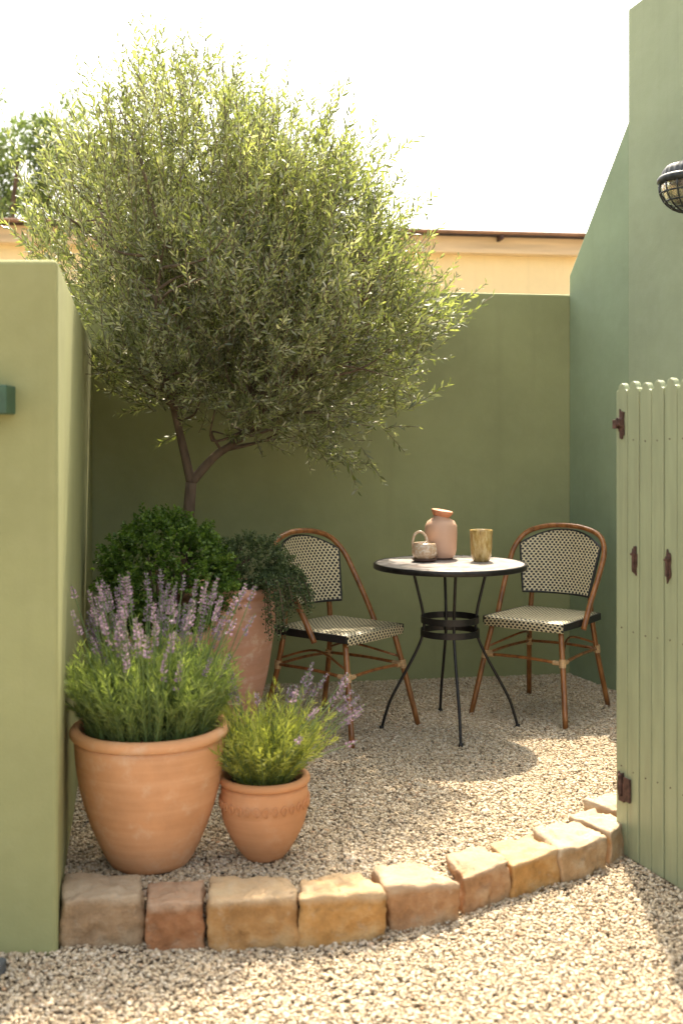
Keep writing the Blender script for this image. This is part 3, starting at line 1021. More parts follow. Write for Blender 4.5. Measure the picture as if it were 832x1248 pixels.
shrub('round_shrub', 'rounded bright green box shrub behind the tall lavender', (XP.x, XP.y, 0.465), (XP.x + 0.02, XP.y, 0.71), (0.245, 0.24, 0.225), 19000, M['box'], 0.016, 0.0095, lump=0.22)

tr = shrub('trailing_plant', 'dark green small-leaved trailing plant spilling over the urn rim', (UP.x, UP.y, 0.61), (UP.x + 0.105, UP.y + 0.02, 0.735), (0.155, 0.14, 0.105), 8000, M['trail'], 0.012, 0.006, lump=0.35, cat='plant', seed=7.0)
SPs, SDs = [], []
vine = MB()
for k in range(52):
    a = RNG.uniform(-0.95, 0.9)
    p0 = Vector((UP.x + 0.20 * math.cos(a), UP.y + 0.20 * math.sin(a), 0.66))
    ex = RNG.uniform(0.03, 0.11) if a < -0.9 else RNG.uniform(0.05, 0.17)
    dr = RNG.uniform(0.02, 0.17) * (1.2 if -0.95 < a < -0.6 else 0.9)
    p1 = p0 + Vector((math.cos(a) * ex * 0.7, math.sin(a) * ex * 0.7, 0.035))
    p2 = p0 + Vector((math.cos(a) * ex, math.sin(a) * ex, -dr))
    s = spline([p0, p1, p2], 10)
    vine.tube([x - Vector((UP.x, UP.y, 0.61)) for x in s[::2]], 0.0015, 3)
    for x in s:
        for j in range(7):
            SPs.append(np.array(x[:]) + RNG.normal(0, 0.009, 3)); SDs.append(RNG.normal(0, 1, 3) + np.array([math.cos(a), math.sin(a), -0.3]) * 0.4)
SPs, SDs = np.array(SPs), np.array(SDs); n = len(SPs)
leaf_obj('trailing_leaves', SPs - np.array([UP.x, UP.y, 0.61]), SDs, RNG.uniform(0.009, 0.015, n), RNG.uniform(0.005, 0.008, n), RNG.uniform(0, 0.9, n), M['trail'], tr)
vine.build('trailing_stems', M['bark'], tr)

# ------------------------------------------------------------------ lavender
M['lav_stem'] = simple('green_stem', (0.13, 0.20, 0.07), 0.6, var=0.3, bstr=0)


def lavender(label, base, r0, spread, hfol, nfol, flowers, leafm, tintc=0.5):
    """flowers: list of (azimuth, lean, length)"""
    root = empty('lavender', base)
    tag(root, label, 'plant')
    P, D, L, T = [], [], [], []
    st = MB()
    for k in range(nfol):
        a = RNG.uniform(0, 2 * math.pi); rr = math.sqrt(RNG.uniform(0, 1))
        p = np.array([r0 * rr * math.cos(a), r0 * rr * math.sin(a), 0.0])
        lean = spread * rr * RNG.uniform(0.7, 1.2)
        h = hfol * RNG.uniform(0.62, 1.08) * (1 - 0.25 * rr * rr)
        nseg = 15
        t = np.linspace(0, 1, nseg)[:, None]
        off = np.array([math.cos(a), math.sin(a), 0]) * lean
        wob = RNG.normal(0, 0.018, 3)
        c = p + off * (t ** 1.3) + np.array([0, 0, h]) * t + wob * t * t
        st.tube([Vector(x) for x in c[::4]], 0.0016, 3, caps=False)
        tg = norm(np.gradient(c, axis=0))
        for j in range(4):
            side = norm(np.cross(tg, RNG.normal(0, 1, (nseg, 3))))
            P.append(c); D.append(norm(tg * RNG.uniform(0.8, 1.8) + side * 0.8)); L.append(RNG.uniform(0.020, 0.040, nseg))
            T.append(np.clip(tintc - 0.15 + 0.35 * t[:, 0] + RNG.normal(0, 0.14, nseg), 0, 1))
    P, D, L, T = np.concatenate(P), np.concatenate(D), np.concatenate(L), np.concatenate(T)
    W = P + np.array(base)
    k = ~blocked(W, 0.015)
    P, D, L, T = P[k], D[k], L[k], T[k]
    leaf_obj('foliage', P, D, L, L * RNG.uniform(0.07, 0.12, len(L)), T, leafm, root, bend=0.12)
    fp, fd, fl, ftn = [], [], [], []
    for (a, rr, lean, ln, spike) in flowers:
        p = np.array([r0 * rr * math.cos(a), r0 * rr * math.sin(a), 0.02])
        dirv = np.array([math.cos(a) * lean, math.sin(a) * lean, math.sqrt(max(0.05, 1 - lean * lean))])
        t = np.linspace(0, 1, 8)[:, None]
        c = p + dirv * ln * t + np.array([math.cos(a), math.sin(a), -0.25]) * 0.05 * lean * t * t + RNG.normal(0, 0.006, 3) * t
        if blocked((c[-1] + np.array(base))[None], 0.012)[0]: continue
        st.tube([Vector(x) for x in c], 0.0014, 4, caps=False)
        tip = c[-1]; tg = c[-1] - c[-2]; tg /= np.linalg.norm(tg)
        # whorls of florets
        nw = int(spike / 0.0095)
        for w in range(nw):
            f = w / nw
            q0 = tip - tg * spike * (1 - f)
            m_ = 7
            ang = RNG.uniform(0, 6.28, m_)
            x = np.cross(tg, [0.3, 0.5, 0.1]); x /= np.linalg.norm(x); y = np.cross(tg, x)
            rad = np.cos(ang)[:, None] * x + np.sin(ang)[:, None] * y
            fp.append(q0 + rad * 0.0025 + RNG.normal(0, 0.001, (m_, 3))); fd.append(rad * (0.9 - 0.5 * f) + tg * 0.9)
            fl.append(RNG.uniform(0.0075, 0.012, m_) * (1.1 - 0.5 * f))
            ftn.append(np.clip(RNG.normal(0.5, 0.2, m_), 0, 1))
        # lone whorl lower down the stem
        if RNG.uniform() < 0.5:
            q0 = tip - tg * spike * 1.35
            m_ = 10; v = RNG.normal(0, 1, (m_, 3))
            fp.append(q0 + v * 0.002); fd.append(v + tg); fl.append(np.full(m_, 0.010)); ftn.append(RNG.uniform(0.1, 0.7, m_))
    fp, fd, fl, ftn = np.concatenate(fp), np.concatenate(fd), np.concatenate(fl), np.concatenate(ftn)
    leaf_obj('flower_spikes', fp, fd, fl, fl * 0.55, ftn, M['lav_flower'], root, bend=0.0, fold=0.3)
    st.build('stems', M['lav_stem'], root)
    return root


fl = []
for k in range(125):
    a = RNG.uniform(0, 2 * math.pi); rr = math.sqrt(RNG.uniform(0, 1)) * 0.9
    fl.append((a, rr, (0.07 + 0.37 * rr) * RNG.uniform(0.6, 1.15), (0.24 + 0.235 * RNG.uniform(0, 1) ** 0.6) * (1 - 0.06 * rr), RNG.uniform(0.04, 0.085)))
lavender('tall lavender in full purple flower filling the big pot', (BP.x, BP.y, 0.38), 0.180, 0.085, 0.265, 520, fl, M['lav_leaf'])
fl = []
for k in range(22):
    a = RNG.uniform(-1.3, 1.1)
    fl.append((a, RNG.uniform(0.3, 0.9), RNG.uniform(0.40, 0.85), RNG.uniform(0.27, 0.37), RNG.uniform(0.04, 0.065)))
for k in range(8):
    fl.append((RNG.uniform(0, 6.28), RNG.uniform(0.1, 0.6), RNG.uniform(0.1, 0.35), RNG.uniform(0.27, 0.33), RNG.uniform(0.03, 0.05)))
lavender('young yellow-green lavender with a few spikes leaning right, in the small pot', (SP.x, SP.y, 0.22), 0.075, 0.135, 0.25, 190, fl, M['lav_leaf2'], 0.55)

# ------------------------------------------------------------------ chairs
def make_chair(label):
    root = empty('bistro_chair')
    tag(root, label, 'chair', 'bistro chairs at the round table')
    R_ = 0.0125
    # hoop
    half = [(0.222, 0.045, 0.40), (0.228, -0.015, 0.51), (0.236, -0.098, 0.640), (0.233, -0.158, 0.735), (0.192, -0.203, 0.803), (0.105, -0.224, 0.836), (0.0, -0.229, 0.845)]
    pts = spline(half + [(-x, y, z) for x, y, z in reversed(half[:-1])], 6)
    q = MB(); q.tube(pts, R_, 12)
    q.build('back_frame', M['bamboo'], root, smooth=True)
    # backrest: curved woven panel inside the hoop
    NX, NZ = 22, 12
    z0, z1m = 0.525, 0.822

    def panel(u, v):
        w0, w1 = 0.170, 0.208
        s = u * 2 - 1
        wid = w0 + (w1 - w0) * v
        z_top = z1m - 0.070 * abs(s) ** 2.1
        z_ = z0 - 0.0 + (z_top - z0) * v
        x = s * wid
        y = -0.168 - (z_ - 0.525) * 0.21 + 0.055 * s * s - 0.012
        return Vector((x, y, z_))
    vs, fs, uvs = [], [], []
    for side in (0, 1):
        for j in range(NZ + 1):
            for i in range(NX + 1):
                p = panel(i / NX, j / NZ)
                vs.append(p + Vector((0, -0.006 if side else 0.006, 0)))
                uvs.append((p.x * 1.06, p.z))
    n1 = (NX + 1) * (NZ + 1)
    for j in range(NZ):
        for i in range(NX):
            a = j * (NX + 1) + i
            fs.append((a + 1, a, a + NX + 1, a + NX + 2))
            fs.append((n1 + a, n1 + a + 1, n1 + a + NX + 2, n1 + a + NX + 1))
    me = bpy.data.meshes.new('backrest'); me.from_pydata([tuple(v) for v in vs], [], fs); me.update()
    uvl = me.uv_layers.new(name='UVMap')
    for lo in me.loops: uvl.data[lo.index].uv = uvs[lo.vertex_index]
    br = link('backrest', me, M['weave'], root, True)
    edge = [panel(i / NX, 0) for i in range(NX + 1)] + [panel(1, j / NZ) for j in range(1, NZ + 1)] + [panel(1 - i / NX, 1) for i in range(1, NX + 1)] + [panel(0, 1 - j / NZ) for j in range(1, NZ + 1)]
    q = MB(); q.tube(edge + [edge[1]], 0.0065, 8, caps=False); q.build('backrest_trim', M['black_weave'], br, smooth=True)
    # seat: rounded woven cushion-like pad
    N = 20

    def seat_xy(s, t):
        w = 0.198 - 0.018 * (1 - t) * 0.5 + 0.006 * math.sin(t * math.pi)
        x = (s * 2 - 1) * w
        y = -0.20 + 0.40 * t + 0.018 * (1 - (s * 2 - 1) ** 2) * (t - 0.3)
        # round the corners in plan
        return x, y
    q = []
    vs, fs, uvs = [], [], []
    for j in range(N + 1):
        for i in range(N + 1):
            s, t = i / N, j / N
            x, y = seat_xy(s, t)
            e = min(1, min(s, 1 - s, t, 1 - t) / 0.06)
            z = 0.450 - 0.010 * (1 - e) ** 2 - 0.009 * math.sin(s * math.pi) * math.sin(t * math.pi)
            vs.append((x, y, z)); uvs.append((x, y))
    for j in range(N):
        for i in range(N):
            a = j * (N + 1) + i
            fs.append((a, a + 1, a + N + 2, a + N + 1))
    b = len(vs)
    # front roll, woven down over the edge
    for r in range(5):
        for i in range(N + 1):
            x, y = seat_xy(i / N, 1.0)
            vs.append((x, y + 0.004 * math.sin(r / 4 * math.pi), 0.440 - 0.040 * r / 4)); uvs.append((x, y + 0.002 + 0.040 * r / 4))
    for r in range(4):
        for i in range(N):
            a = b + r * (N + 1) + i
            fs.append((a, a + N + 1, a + N + 2, a + 1))
    top_edge = N * (N + 1)
    me = bpy.data.meshes.new('seat'); me.from_pydata([tuple(v) for v in vs], [], fs); me.update()
    uvl = me.uv_layers.new(name='UVMap')
    for lo in me.loops: uvl.data[lo.index].uv = uvs[lo.vertex_index]
    seat = link('seat', me, M['weave'], root, True)
    q = MB()
    for s in (0, 1):
        pts = [(seat_xy(s, t / 8)[0] + (0.004 if s else -0.004), seat_xy(s, t / 8)[1], 0.0) for t in range(9)]
        for i in range(8):
            x0, y0, _ = pts[i]; x1, y1, _ = pts[i + 1]
            dx = 0.005 if s else -0.005
            lo_, hi_ = 0.412, 0.443
            if s: q.add([(x0 - dx, y0, lo_), (x1 - dx, y1, lo_), (x1 + dx, y1, lo_), (x0 + dx, y0, lo_), (x0 - dx, y0, hi_), (x1 - dx, y1, hi_), (x1 + dx, y1, hi_), (x0 + dx, y0, hi_)], [(0, 1, 2, 3), (4, 7, 6, 5), (3, 2, 6, 7), (0, 4, 5, 1), (0, 3, 7, 4), (1, 5, 6, 2)])
            else: q.add([(x0 - dx, y0, lo_), (x1 - dx, y1, lo_), (x1 + dx, y1, lo_), (x0 + dx, y0, lo_), (x0 - dx, y0, hi_), (x1 - dx, y1, hi_), (x1 + dx, y1, hi_), (x0 + dx, y0, hi_)], [(0, 3, 2, 1), (4, 5, 6, 7), (3, 7, 6, 2), (0, 1, 5, 4), (0, 4, 7, 3), (1, 2, 6, 5)])
    q.box(-0.186, 0.186, -0.210, -0.2005, 0.412, 0.443)
    q.box(-0.185, 0.185, -0.198, 0.198, 0.406, 0.418)
    q.build('seat_rim', M['black_weave'], seat)
    # legs
    def leg(pts, r=R_):
        q = MB(); s = spline(pts, 5)
        q.tube(s, r, 12)
        return q.build('leg', M['bamboo'], root, smooth=True)
    FL = lambda s: [(s * 0.172, 0.172, 0.406), (s * 0.198, 0.205, 0.25), (s * 0.236, 0.258, -0.006)]
    RL = lambda s: [(s * 0.150, -0.182, 0.532), (s * 0.160, -0.182, 0.42), (s * 0.178, -0.205, 0.25), (s * 0.208, -0.262, -0.006)]
    for s in (-1, 1):
        leg(FL(s)); leg(RL(s))
    # stretchers at 0.27 with cane bindings at the joints
    zz = 0.268
    f = lambda s: Vector((s * 0.195, 0.202, zz)); r = lambda s: Vector((s * 0.176, -0.203, zz + 0.005))
    for a, b_ in ((f(-1), r(-1)), (f(1), r(1)), (f(-1), f(1)), (r(-1), r(1))):
        mid = (a + b_) / 2 + Vector((0, 0, 0.006))
        q = MB(); q.tube(spline([a, mid, b_], 4), 0.0075, 8); q.build('stretcher', M['bamboo'], root, smooth=True)
    # bowed brace under the seat
    for s in (-1, 1):
        q = MB(); q.tube(spline([(s * 0.175, -0.20, 0.30), (s * 0.12, -0.03, 0.345), (s * 0.19, 0.19, 0.30)], 5), 0.0055, 8); q.build('brace', M['bamboo'], root, smooth=True)
    for p, d in ((f(-1), (0.07, 0.12, -1)), (f(1), (-0.07, 0.12, -1)), (r(-1), (0.05, -0.1, -1)), (r(1), (-0.05, -0.1, -1))):
        d = Vector((-d[0], d[1], d[2])).normalized()
        q = MB()
        q.tube([p - d * 0.018, p + d * 0.018], 0.0158, 12)
        q.build('binding', M['binding'], root, smooth=False)
    for s in (-1, 1):
        a = f(s); dv = (r(s) - a).normalized()
        q = MB(); q.tube([a + dv * 0.014, a + dv * 0.050], 0.0105, 10); q.build('binding', M['binding'], root)
        a = f(s); dv = Vector((-s, 0, 0))
        q = MB(); q.tube([a + dv * 0.014, a + dv * 0.045], 0.0105, 10); q.build('binding', M['binding'], root)
    return root


def copy_tree(o, parent=None):
    c = o.copy(); COL.objects.link(c)
    if parent is not None: c.parent = parent
    for ch in [x for x in bpy.data.objects if x.parent == o]:
        copy_tree(ch, c)
    return c


chL = make_chair('woven bistro chair left of the table, beside the urn, facing right')
fwd = Vector((0.78, -0.625)).normalized()
rz = math.atan2(fwd.y, fwd.x) - math.pi / 2
cl = Vector((-0.01, 4.87))
chL.location = (cl.x, cl.y, 0); chL.rotation_euler = (0, 0, rz)
chR = copy_tree(chL)
chR['label'] = 'woven bistro chair right of the table, between it and the gate, facing left'
fwd = Vector((-0.60, -0.80)).normalized()
chR.location = (0.94, 5.17, 0); chR.rotation_euler = (0, 0, math.atan2(fwd.y, fwd.x) - math.pi / 2)

# ------------------------------------------------------------------ table
TC = Vector((0.473, 4.84, 0))
tb = empty('bistro_table', TC)
tag(tb, 'round cafe table with black curved metal legs and a pale mottled top', 'table')


def mosaic():
    m, nt, b = mat('mottled_table_top')
    v = coords(nt)
    vo = nd(nt, 'ShaderNodeTexVoronoi', Scale=26.0)
    nt.links.new(v, vo.inputs['Vector'])
    vd = nd(nt, 'ShaderNodeTexVoronoi', Scale=26.0, feature='DISTANCE_TO_EDGE')
    nt.links.new(v, vd.inputs['Vector'])
    sp = nd(nt, 'ShaderNodeSeparateColor'); nt.links.new(vo.outputs['Color'], sp.inputs[0])
    c = ramp(nt, sp.outputs[0], [(0.0, (0.14, 0.125, 0.12)), (0.4, (0.27, 0.25, 0.24)), (0.75, (0.34, 0.31, 0.30)), (1.0, (0.22, 0.17, 0.15))])
    c = mixc(nt, ramp(nt, vd.outputs['Distance'], [(0.02, 0.55), (0.05, 0.0)]), c, (0.26, 0.22, 0.20))
    c = mixc(nt, ramp(nt, noise_fac(nt, v, 12, 6, 0.7), [(0.5, 0.0), (0.7, 0.35)]), c, (0.33, 0.28, 0.27))
    nt.links.new(c, b.inputs['Base Color'])
    b.inputs['Roughness'].default_value = 0.42
    bump(nt, b, vd.outputs['Distance'], 0.15, 0.003)
    return m


M['mosaic'] = mosaic()
q = MB()
q.lathe([(0.0, 0.704), (0.322, 0.704), (0.322, 0.7185), (0.318, 0.720), (0.0, 0.720)], 96)
tt = q.build('table_top', M['mosaic'], tb)
q = MB()
q.lathe([(0.3225, 0.697), (0.331, 0.697), (0.334, 0.700), (0.334, 0.717), (0.331, 0.7205), (0.3225, 0.7205), (0.3225, 0.697)], 96)
q.build('rim', M['black_metal'], tt, smooth=True)
for a in (math.radians(3), math.radians(93), math.radians(183), math.radians(273)):
    prof = [(0.165, 0.702), (0.140, 0.60), (0.118, 0.50), (0.116, 0.42), (0.150, 0.33), (0.215, 0.21), (0.262, 0.12), (0.285, 0.05), (0.298, 0.004)]
    q = MB(); q.tube(spline([(r * math.cos(a), r * math.sin(a), z) for r, z in prof], 5), 0.0066, 10)
    q.tube([(0.298 * math.cos(a), 0.298 * math.sin(a), -0.004), (0.299 * math.cos(a), 0.299 * math.sin(a), 0.012)], 0.0105, 10)
    q.build('leg', M['black_metal'], tb, smooth=True)
for z, r in ((0.475, 0.123), (0.418, 0.125)):
    q = MB(); q.lathe([(r, z - 0.014), (r + 0.004, z - 0.014), (r + 0.004, z + 0.014), (r, z + 0.014), (r, z - 0.014)], 64)
    q.build('ring_band', M['black_metal'], tb)
q = MB(); q.lathe([(0.155, 0.692), (0.175, 0.692), (0.175, 0.7035), (0.155, 0.7035), (0.155, 0.692)], 48)
q.build('mounting_ring', M['black_metal'], tb)

# ------------------------------------------------------------------ crockery
M['pink_clay'] = simple('smooth_pink_clay', (0.60, 0.38, 0.27), 0.5, nscale=6, var=0.08, bstr=0.05)
M['salmon_clay'] = simple('salmon_clay', (0.58, 0.24, 0.13), 0.55, nscale=12, var=0.1, bstr=0.05)
M['dark_clay'] = simple('dark_clay_foot', (0.10, 0.055, 0.040), 0.6, var=0.3)


def glaze(name, c0, c1, c2, vs=(1, 1, 0.3), rough=0.25, spots=None):
    m, nt, b = mat(name)
    v = coords(nt, vs)
    c = ramp(nt, noise_fac(nt, v, 55, 6, 0.65), [(0.3, c0), (0.5, c1), (0.7, c2)])
    if spots: c = mixc(nt, ramp(nt, noise_fac(nt, coords(nt), 70, 5, 0.7), [(0.52, 0.0), (0.62, 0.8)]), c, spots)
    nt.links.new(c, b.inputs['Base Color'])
    b.inputs['Roughness'].default_value = rough
    b.inputs['Coat Weight'].default_value = 0.3
    return m


M['cup'] = glaze('amber_streaked_glaze', (0.20, 0.12, 0.035), (0.42, 0.29, 0.10), (0.60, 0.50, 0.27))
M['mug'] = glaze('speckled_cream_glaze', (0.38, 0.23, 0.13), (0.50, 0.36, 0.24), (0.66, 0.55, 0.42), (1, 1, 1), 0.15, (0.62, 0.58, 0.50))
TZ = 0.7205


def on_table(px, py):
    p = at_z(px, py, TZ); return p


p = on_table(537, 681)
q = MB()
prof = [(0.0, 0.0), (0.048, 0.0), (0.052, 0.004), (0.064, 0.018), (0.070, 0.04), (0.072, 0.08), (0.0735, 0.12), (0.071, 0.150), (0.061, 0.170), (0.044, 0.181), (0.036, 0.186), (0.035, 0.195), (0.030, 0.195), (0.030, 0.18), (0.0, 0.17)]
q.lathe(prof, 56)
vase = q.build('clay_jar', M['pink_clay'], smooth=True, loc=p)
vase.rotation_euler = (0, 0, 0.4)
tag(vase, 'round-shouldered pink clay jar with a flared salmon neck, tallest on the table', 'jar')
q = MB()
q.lathe([(0.0, 0.001), (0.034, 0.001), (0.040, 0.006), (0.047, 0.020), (0.049, 0.026), (0.046, 0.030), (0.040, 0.027), (0.0, 0.020)], 48)
lid = q.build('neck', M['salmon_clay'], vase, smooth=True); lid.location = (0.002, 0, 0.190); lid.rotation_euler = (math.radians(5), math.radians(8), 0)
q = MB(); q.lathe([(0.0, -0.0003), (0.0535, -0.0003), (0.0555, 0.008), (0.0, 0.008)], 40); q.build('foot', M['dark_clay'], vase, smooth=False)

p = on_table(517, 684)
mg = empty('mug', p); mg.rotation_euler = (0, 0, 0.0)
tag(mg, 'squat speckled cream mug with a big looped handle on a dark saucer', 'mug')
q = MB(); q.lathe([(0.0, 0.012), (0.038, 0.012), (0.048, 0.018), (0.056, 0.035), (0.0565, 0.055), (0.050, 0.078), (0.047, 0.082), (0.044, 0.080), (0.050, 0.055), (0.045, 0.025), (0.0, 0.022)], 48)
q.build('body', M['mug'], mg, smooth=True)
q = MB(); q.tube(spline([(-0.050, 0.0, 0.055), (-0.052, 0.0, 0.090), (-0.040, 0.0, 0.122), (-0.016, -0.004, 0.130), (0.004, -0.008, 0.112), (0.012, -0.020, 0.078)], 6), 0.0058, 10)
q.build('handle', M['mug'], mg, smooth=True)
q = MB(); q.lathe([(0.0, 0.0), (0.040, 0.0), (0.052, 0.006), (0.056, 0.012), (0.050, 0.013), (0.0, 0.0115)], 48)
q.build('saucer', M['dark_clay'], mg, smooth=True)

p = on_table(586, 684)
q = MB(); q.lathe([(0.0, 0.0), (0.032, 0.0), (0.036, 0.004), (0.044, 0.025), (0.048, 0.06), (0.049, 0.10), (0.051, 0.136), (0.0505, 0.139), (0.047, 0.138), (0.045, 0.10), (0.043, 0.05), (0.030, 0.014), (0.0, 0.012)], 48)
cup = q.build('cup', M['cup'], smooth=True, loc=p)
tag(cup, 'tall handleless amber-streaked ceramic cup on the right of the table', 'cup')

# ------------------------------------------------------------------ gate
GA = Vector((0.873, 3.53)); gd = Vector((0.36, -1.0)).normalized()
gate = empty('garden_gate', (GA.x, GA.y, 0), math.atan2(gd.y, gd.x))
tag(gate, 'open pale green gate of narrow upright boards with scalloped tops at the right', 'gate')
gz0, gz1 = -0.052, 1.432
NB, bw = 15, 0.0625
q = MB()
for k in range(NB):
    x0, x1 = k * bw + 0.002, (k + 1) * bw - 0.002
    r = (x1 - x0) / 2
    hz = gz1 - 0.022 + 0.004 * math.sin(k * 2.1)
    prof = [(x0, gz0), (x1, gz0), (x1, hz)]
    cxm = (x0 + x1) / 2
    prof += [(cxm + r * 0.62 * math.cos(t), hz + 0.004 + 0.020 * math.sin(t)) for t in [i * math.pi / 8 for i in range(9)]] + [(x0, hz)]
    vs = [Vector((x, 0.0 - 0.001 * (k % 2), z)) for x, z in prof]
    q.slab(vs, (0, 0.020, 0))
q.build('board_panel', M['gate'], gate, bevel=0.0028, bseg=2)
q = MB(); q.box(0.004, NB * bw - 0.004, 0.0205, 0.026, gz0 + 0.01, gz1 - 0.04); q.build('backing', M['gate'], gate)
for z in (0.18, 1.16):
    q = MB(); q.box(0.01, NB * bw - 0.01, 0.0265, 0.050, z, z + 0.09); q.build('rail', M['gate'], gate, bevel=0.003)
q = MB(); q.tube([(0, -0.0022, 0), (0, 0.004, 0)], 0.0021, 8)
nail0 = None
for k in range(NB):
    for z in (1.255, 0.66, 0.225):
        if nail0 is None: nl_ = nail0 = q.build('nail', M['rust'], gate)
        else:
            nl_ = nail0.copy(); COL.objects.link(nl_)
        nl_.location = ((k + 0.5) * bw + 0.003 * math.sin(k * 7 + z), 0, z + 0.004 * math.sin(k * 5 + z))


def gpx(px):
    """distance along the gate of a photo column"""
    s = (px - CX) / F_PX
    return (s * GA.y - GA.x) / (gd.x - s * gd.y)


def gz(px, py):
    t = gpx(px); d = GA.y + gd.y * t
    return CAM_Z - (py - CY) / F_PX * d


def blob_plate(name, px, py, w, h, extra=()):
    q = MB()
    t, z = gpx(px), gz(px, py)
    n = 18
    prof = []
    for i in range(n):
        a = 2 * math.pi * i / n
        rr = 1 + 0.16 * math.sin(a * 5 + px) + 0.10 * math.sin(a * 9 + py)
        prof.append(Vector((t + w * 0.5 * rr * (abs(math.cos(a)) ** 0.6) * math.copysign(1, math.cos(a)), -0.0065, z + h * 0.5 * rr * (abs(math.sin(a)) ** 0.8) * math.copysign(1, math.sin(a)))))
    q.slab(prof, (0, 0.006, 0))
    for e in extra: e(q, t, z)
    return q.build(name, M['rust'], gate, bevel=0.001)


blob_plate('latch', 758, 517, 0.026, 0.088, (lambda q, t, z: q.tube([(t - 0.020, -0.012, z), (t + 0.012, -0.012, z)], 0.0085, 10), lambda q, t, z: q.tube([(t - 0.018, -0.014, z - 0.014), (t - 0.018, -0.014, z + 0.014)], 0.010, 10), lambda q, t, z: q.tube([(t, -0.02, z + 0.01), (t, -0.004, z + 0.01)], 0.011, 10)))
for px, py in ((774, 683), (815, 690)):
    blob_plate('keeper', px, py, 0.022, 0.086, (lambda q, t, z: q.tube([(t, -0.009, z + 0.028), (t, -0.009, z - 0.030)], 0.0055, 8), lambda q, t, z: q.tube([(t - 0.012, -0.009, z + 0.018), (t + 0.012, -0.009, z + 0.022)], 0.0045, 8)))
blob_plate('hinge', 757, 955, 0.034, 0.075, (lambda q, t, z: q.tube([(t + 0.010, -0.012, z - 0.03), (t + 0.010, -0.012, z + 0.034)], 0.008, 10), lambda q, t, z: q.box(t + 0.02, t + 0.056, -0.011, -0.004, z - 0.045, z + 0.028), lambda q, t, z: q.box(t - 0.004, t + 0.024, -0.010, -0.003, z - 0.052, z - 0.034)))
q = MB(); q.prism([(-0.05, -0.05), (0.05, -0.05), (0.05, 0.05), (-0.05, 0.05)], -0.3, 1.55)
gp = q.build('gate_post', M['gate'], bevel=0.004)
pe = GA + gd * (NB * bw + 0.058)
gp.location = (pe.x, pe.y, 0); gp.rotation_euler = (0, 0, math.atan2(gd.y, gd.x))
tag(gp, 'square pale green post at the hinged end of the gate', 'post')

# ------------------------------------------------------------------ wall lamp
LY = 4.80
nrm = Vector((-1, -RS, 0)).normalized()
wp = Vector((right_x(LY) - 0.006, LY, 0))
LC = wp + nrm * 0.16
LC.z = 2.365
lamp = empty('wall_lamp', LC)
tag(lamp, 'black metal wall lamp with ribbed cap and caged glass bowl on the house wall', 'lamp')
q = MB()
segs = 96
prof = [(0.0, 0.082), (0.03, 0.082), (0.06, 0.078), (0.088, 0.068), (0.106, 0.046), (0.112, 0.022)]
vs, fs = [], []
for k in range(segs):
    a = 2 * math.pi * k / segs
    fl_ = 1 + 0.022 * math.cos(a * 24)
    for r, z in prof: vs.append((r * fl_ * math.cos(a), r * fl_ * math.sin(a), z))
npf = len(prof)
for k in range(segs):
    k2 = (k + 1) % segs
    for i in range(npf - 1): fs.append((k * npf + i, k * npf + i + 1, k2 * npf + i + 1, k2 * npf + i))
q.add(vs, fs)
M['lamp_metal'] = simple('weathered_black_iron', (0.045, 0.05, 0.052), 0.5, 0.5, var=0.5, nscale=40, bstr=0.2)
q.build('cap', M['lamp_metal'], lamp, smooth=True)
q = MB(); q.lathe([(0.105, 0.024), (0.122, 0.022), (0.130, 0.012), (0.130, -0.002), (0.120, -0.012), (0.105, -0.012), (0.105, 0.024)], 64); q.build('collar', M['lamp_metal'], lamp, smooth=True)
q = MB()
for k in range(14):
    a = 2 * math.pi * k / 14
    pts = [(0.124 * math.cos(t) * math.cos(a), 0.124 * math.cos(t) * math.sin(a), -0.012 - 0.122 * math.sin(t)) for t in [i * (math.pi / 2) / 8 for i in range(9)]]
    q.tube(pts, 0.0036, 6)
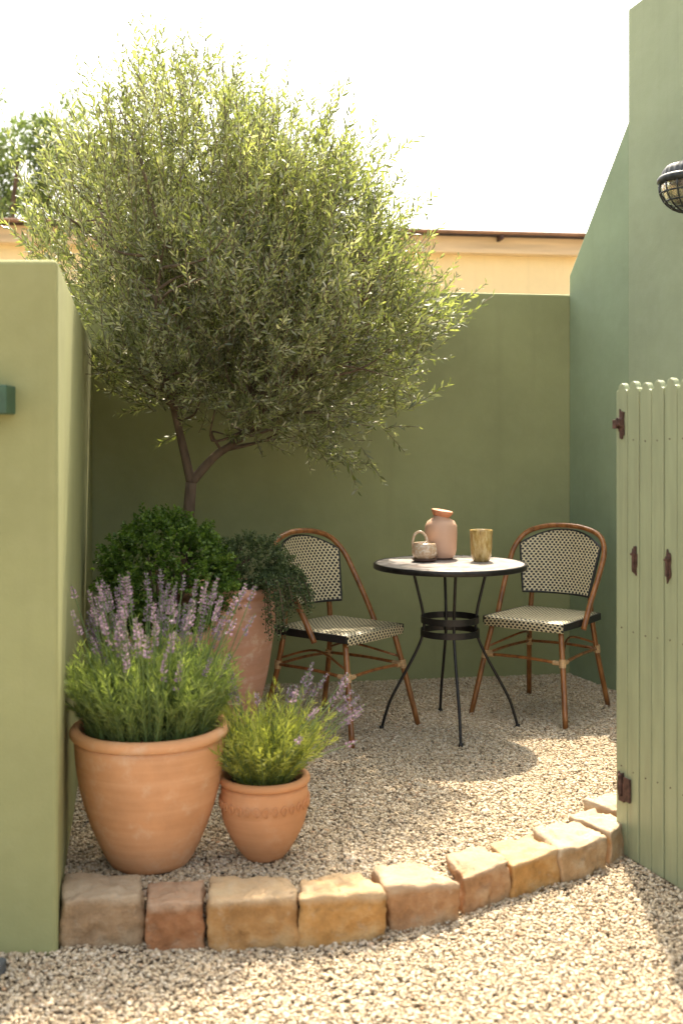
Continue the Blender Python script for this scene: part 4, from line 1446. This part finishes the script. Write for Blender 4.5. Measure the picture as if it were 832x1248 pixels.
for t in (0.32, 0.66, 1.0):
    r, z = 0.124 * math.cos(t), -0.012 - 0.122 * math.sin(t)
    q.tube([(r * math.cos(a), r * math.sin(a), z) for a in [2 * math.pi * i / 40 for i in range(41)]], 0.0036, 6, caps=False)
q.build('cage', M['lamp_metal'], lamp, smooth=True)
m, nt, b = mat('lamp_glass')
b.inputs['Base Color'].default_value = (0.75, 0.66, 0.52, 1); b.inputs['Transmission Weight'].default_value = 0.85; b.inputs['Roughness'].default_value = 0.18; b.inputs['IOR'].default_value = 1.4
bump(nt, b, noise_fac(nt, coords(nt), 60, 3), 0.6, 0.006)
q = MB(); q.lathe([(0.112 * math.cos(t), -0.010 - 0.110 * math.sin(t)) for t in [i * (math.pi / 2) / 12 for i in range(13)]], 40); q.build('glass_bowl', m, lamp, smooth=True)
q = MB(); q.lathe([(0.0, -0.075), (0.018, -0.068), (0.028, -0.045), (0.022, -0.018), (0.014, 0.0), (0.014, 0.02), (0.0, 0.02)], 20)
q.build('bulb', simple('frosted_bulb', (0.75, 0.72, 0.66), 0.4), lamp, smooth=True)
q = MB()
q.tube(spline([Vector((0, 0, 0.075)), Vector((0, 0, 0.12)), -nrm * 0.07 + Vector((0, 0, 0.135)), -nrm * 0.158 + Vector((0, 0, 0.10))], 6), 0.011, 10)
q.tube([-nrm * 0.148 + Vector((0, 0, 0.10)), -nrm * 0.1605 + Vector((0, 0, 0.10))], 0.05, 24)
q.build('bracket', M['lamp_metal'], lamp, smooth=False)

# ------------------------------------------------------------------ small things at the left edge
p = at_d(15, 470, 2.885); p2 = at_d(15, 505, 2.885)
q = MB(); q.box(-0.10, 0.0, -0.04, 0.045, 0, p.z - p2.z)
br_ = q.build('wall_bracket', M['green_metal'], bevel=0.004, loc=(p2.x, 2.875, p2.z))
tag(br_, 'dark green block bracket fixed to the left wall face', 'bracket')
q = MB(); q.box(-0.6, 0.0, -0.34, 0.0, 0, 0.05)
ps = at_z(9, 1168, -0.07)
so = q.build('paving_slab', M['slab'], bevel=0.006, bseg=2, loc=(ps.x, ps.y, -0.115))
tag(so, 'blue-grey slate slab in the gravel at the foot of the left wall', 'slab')
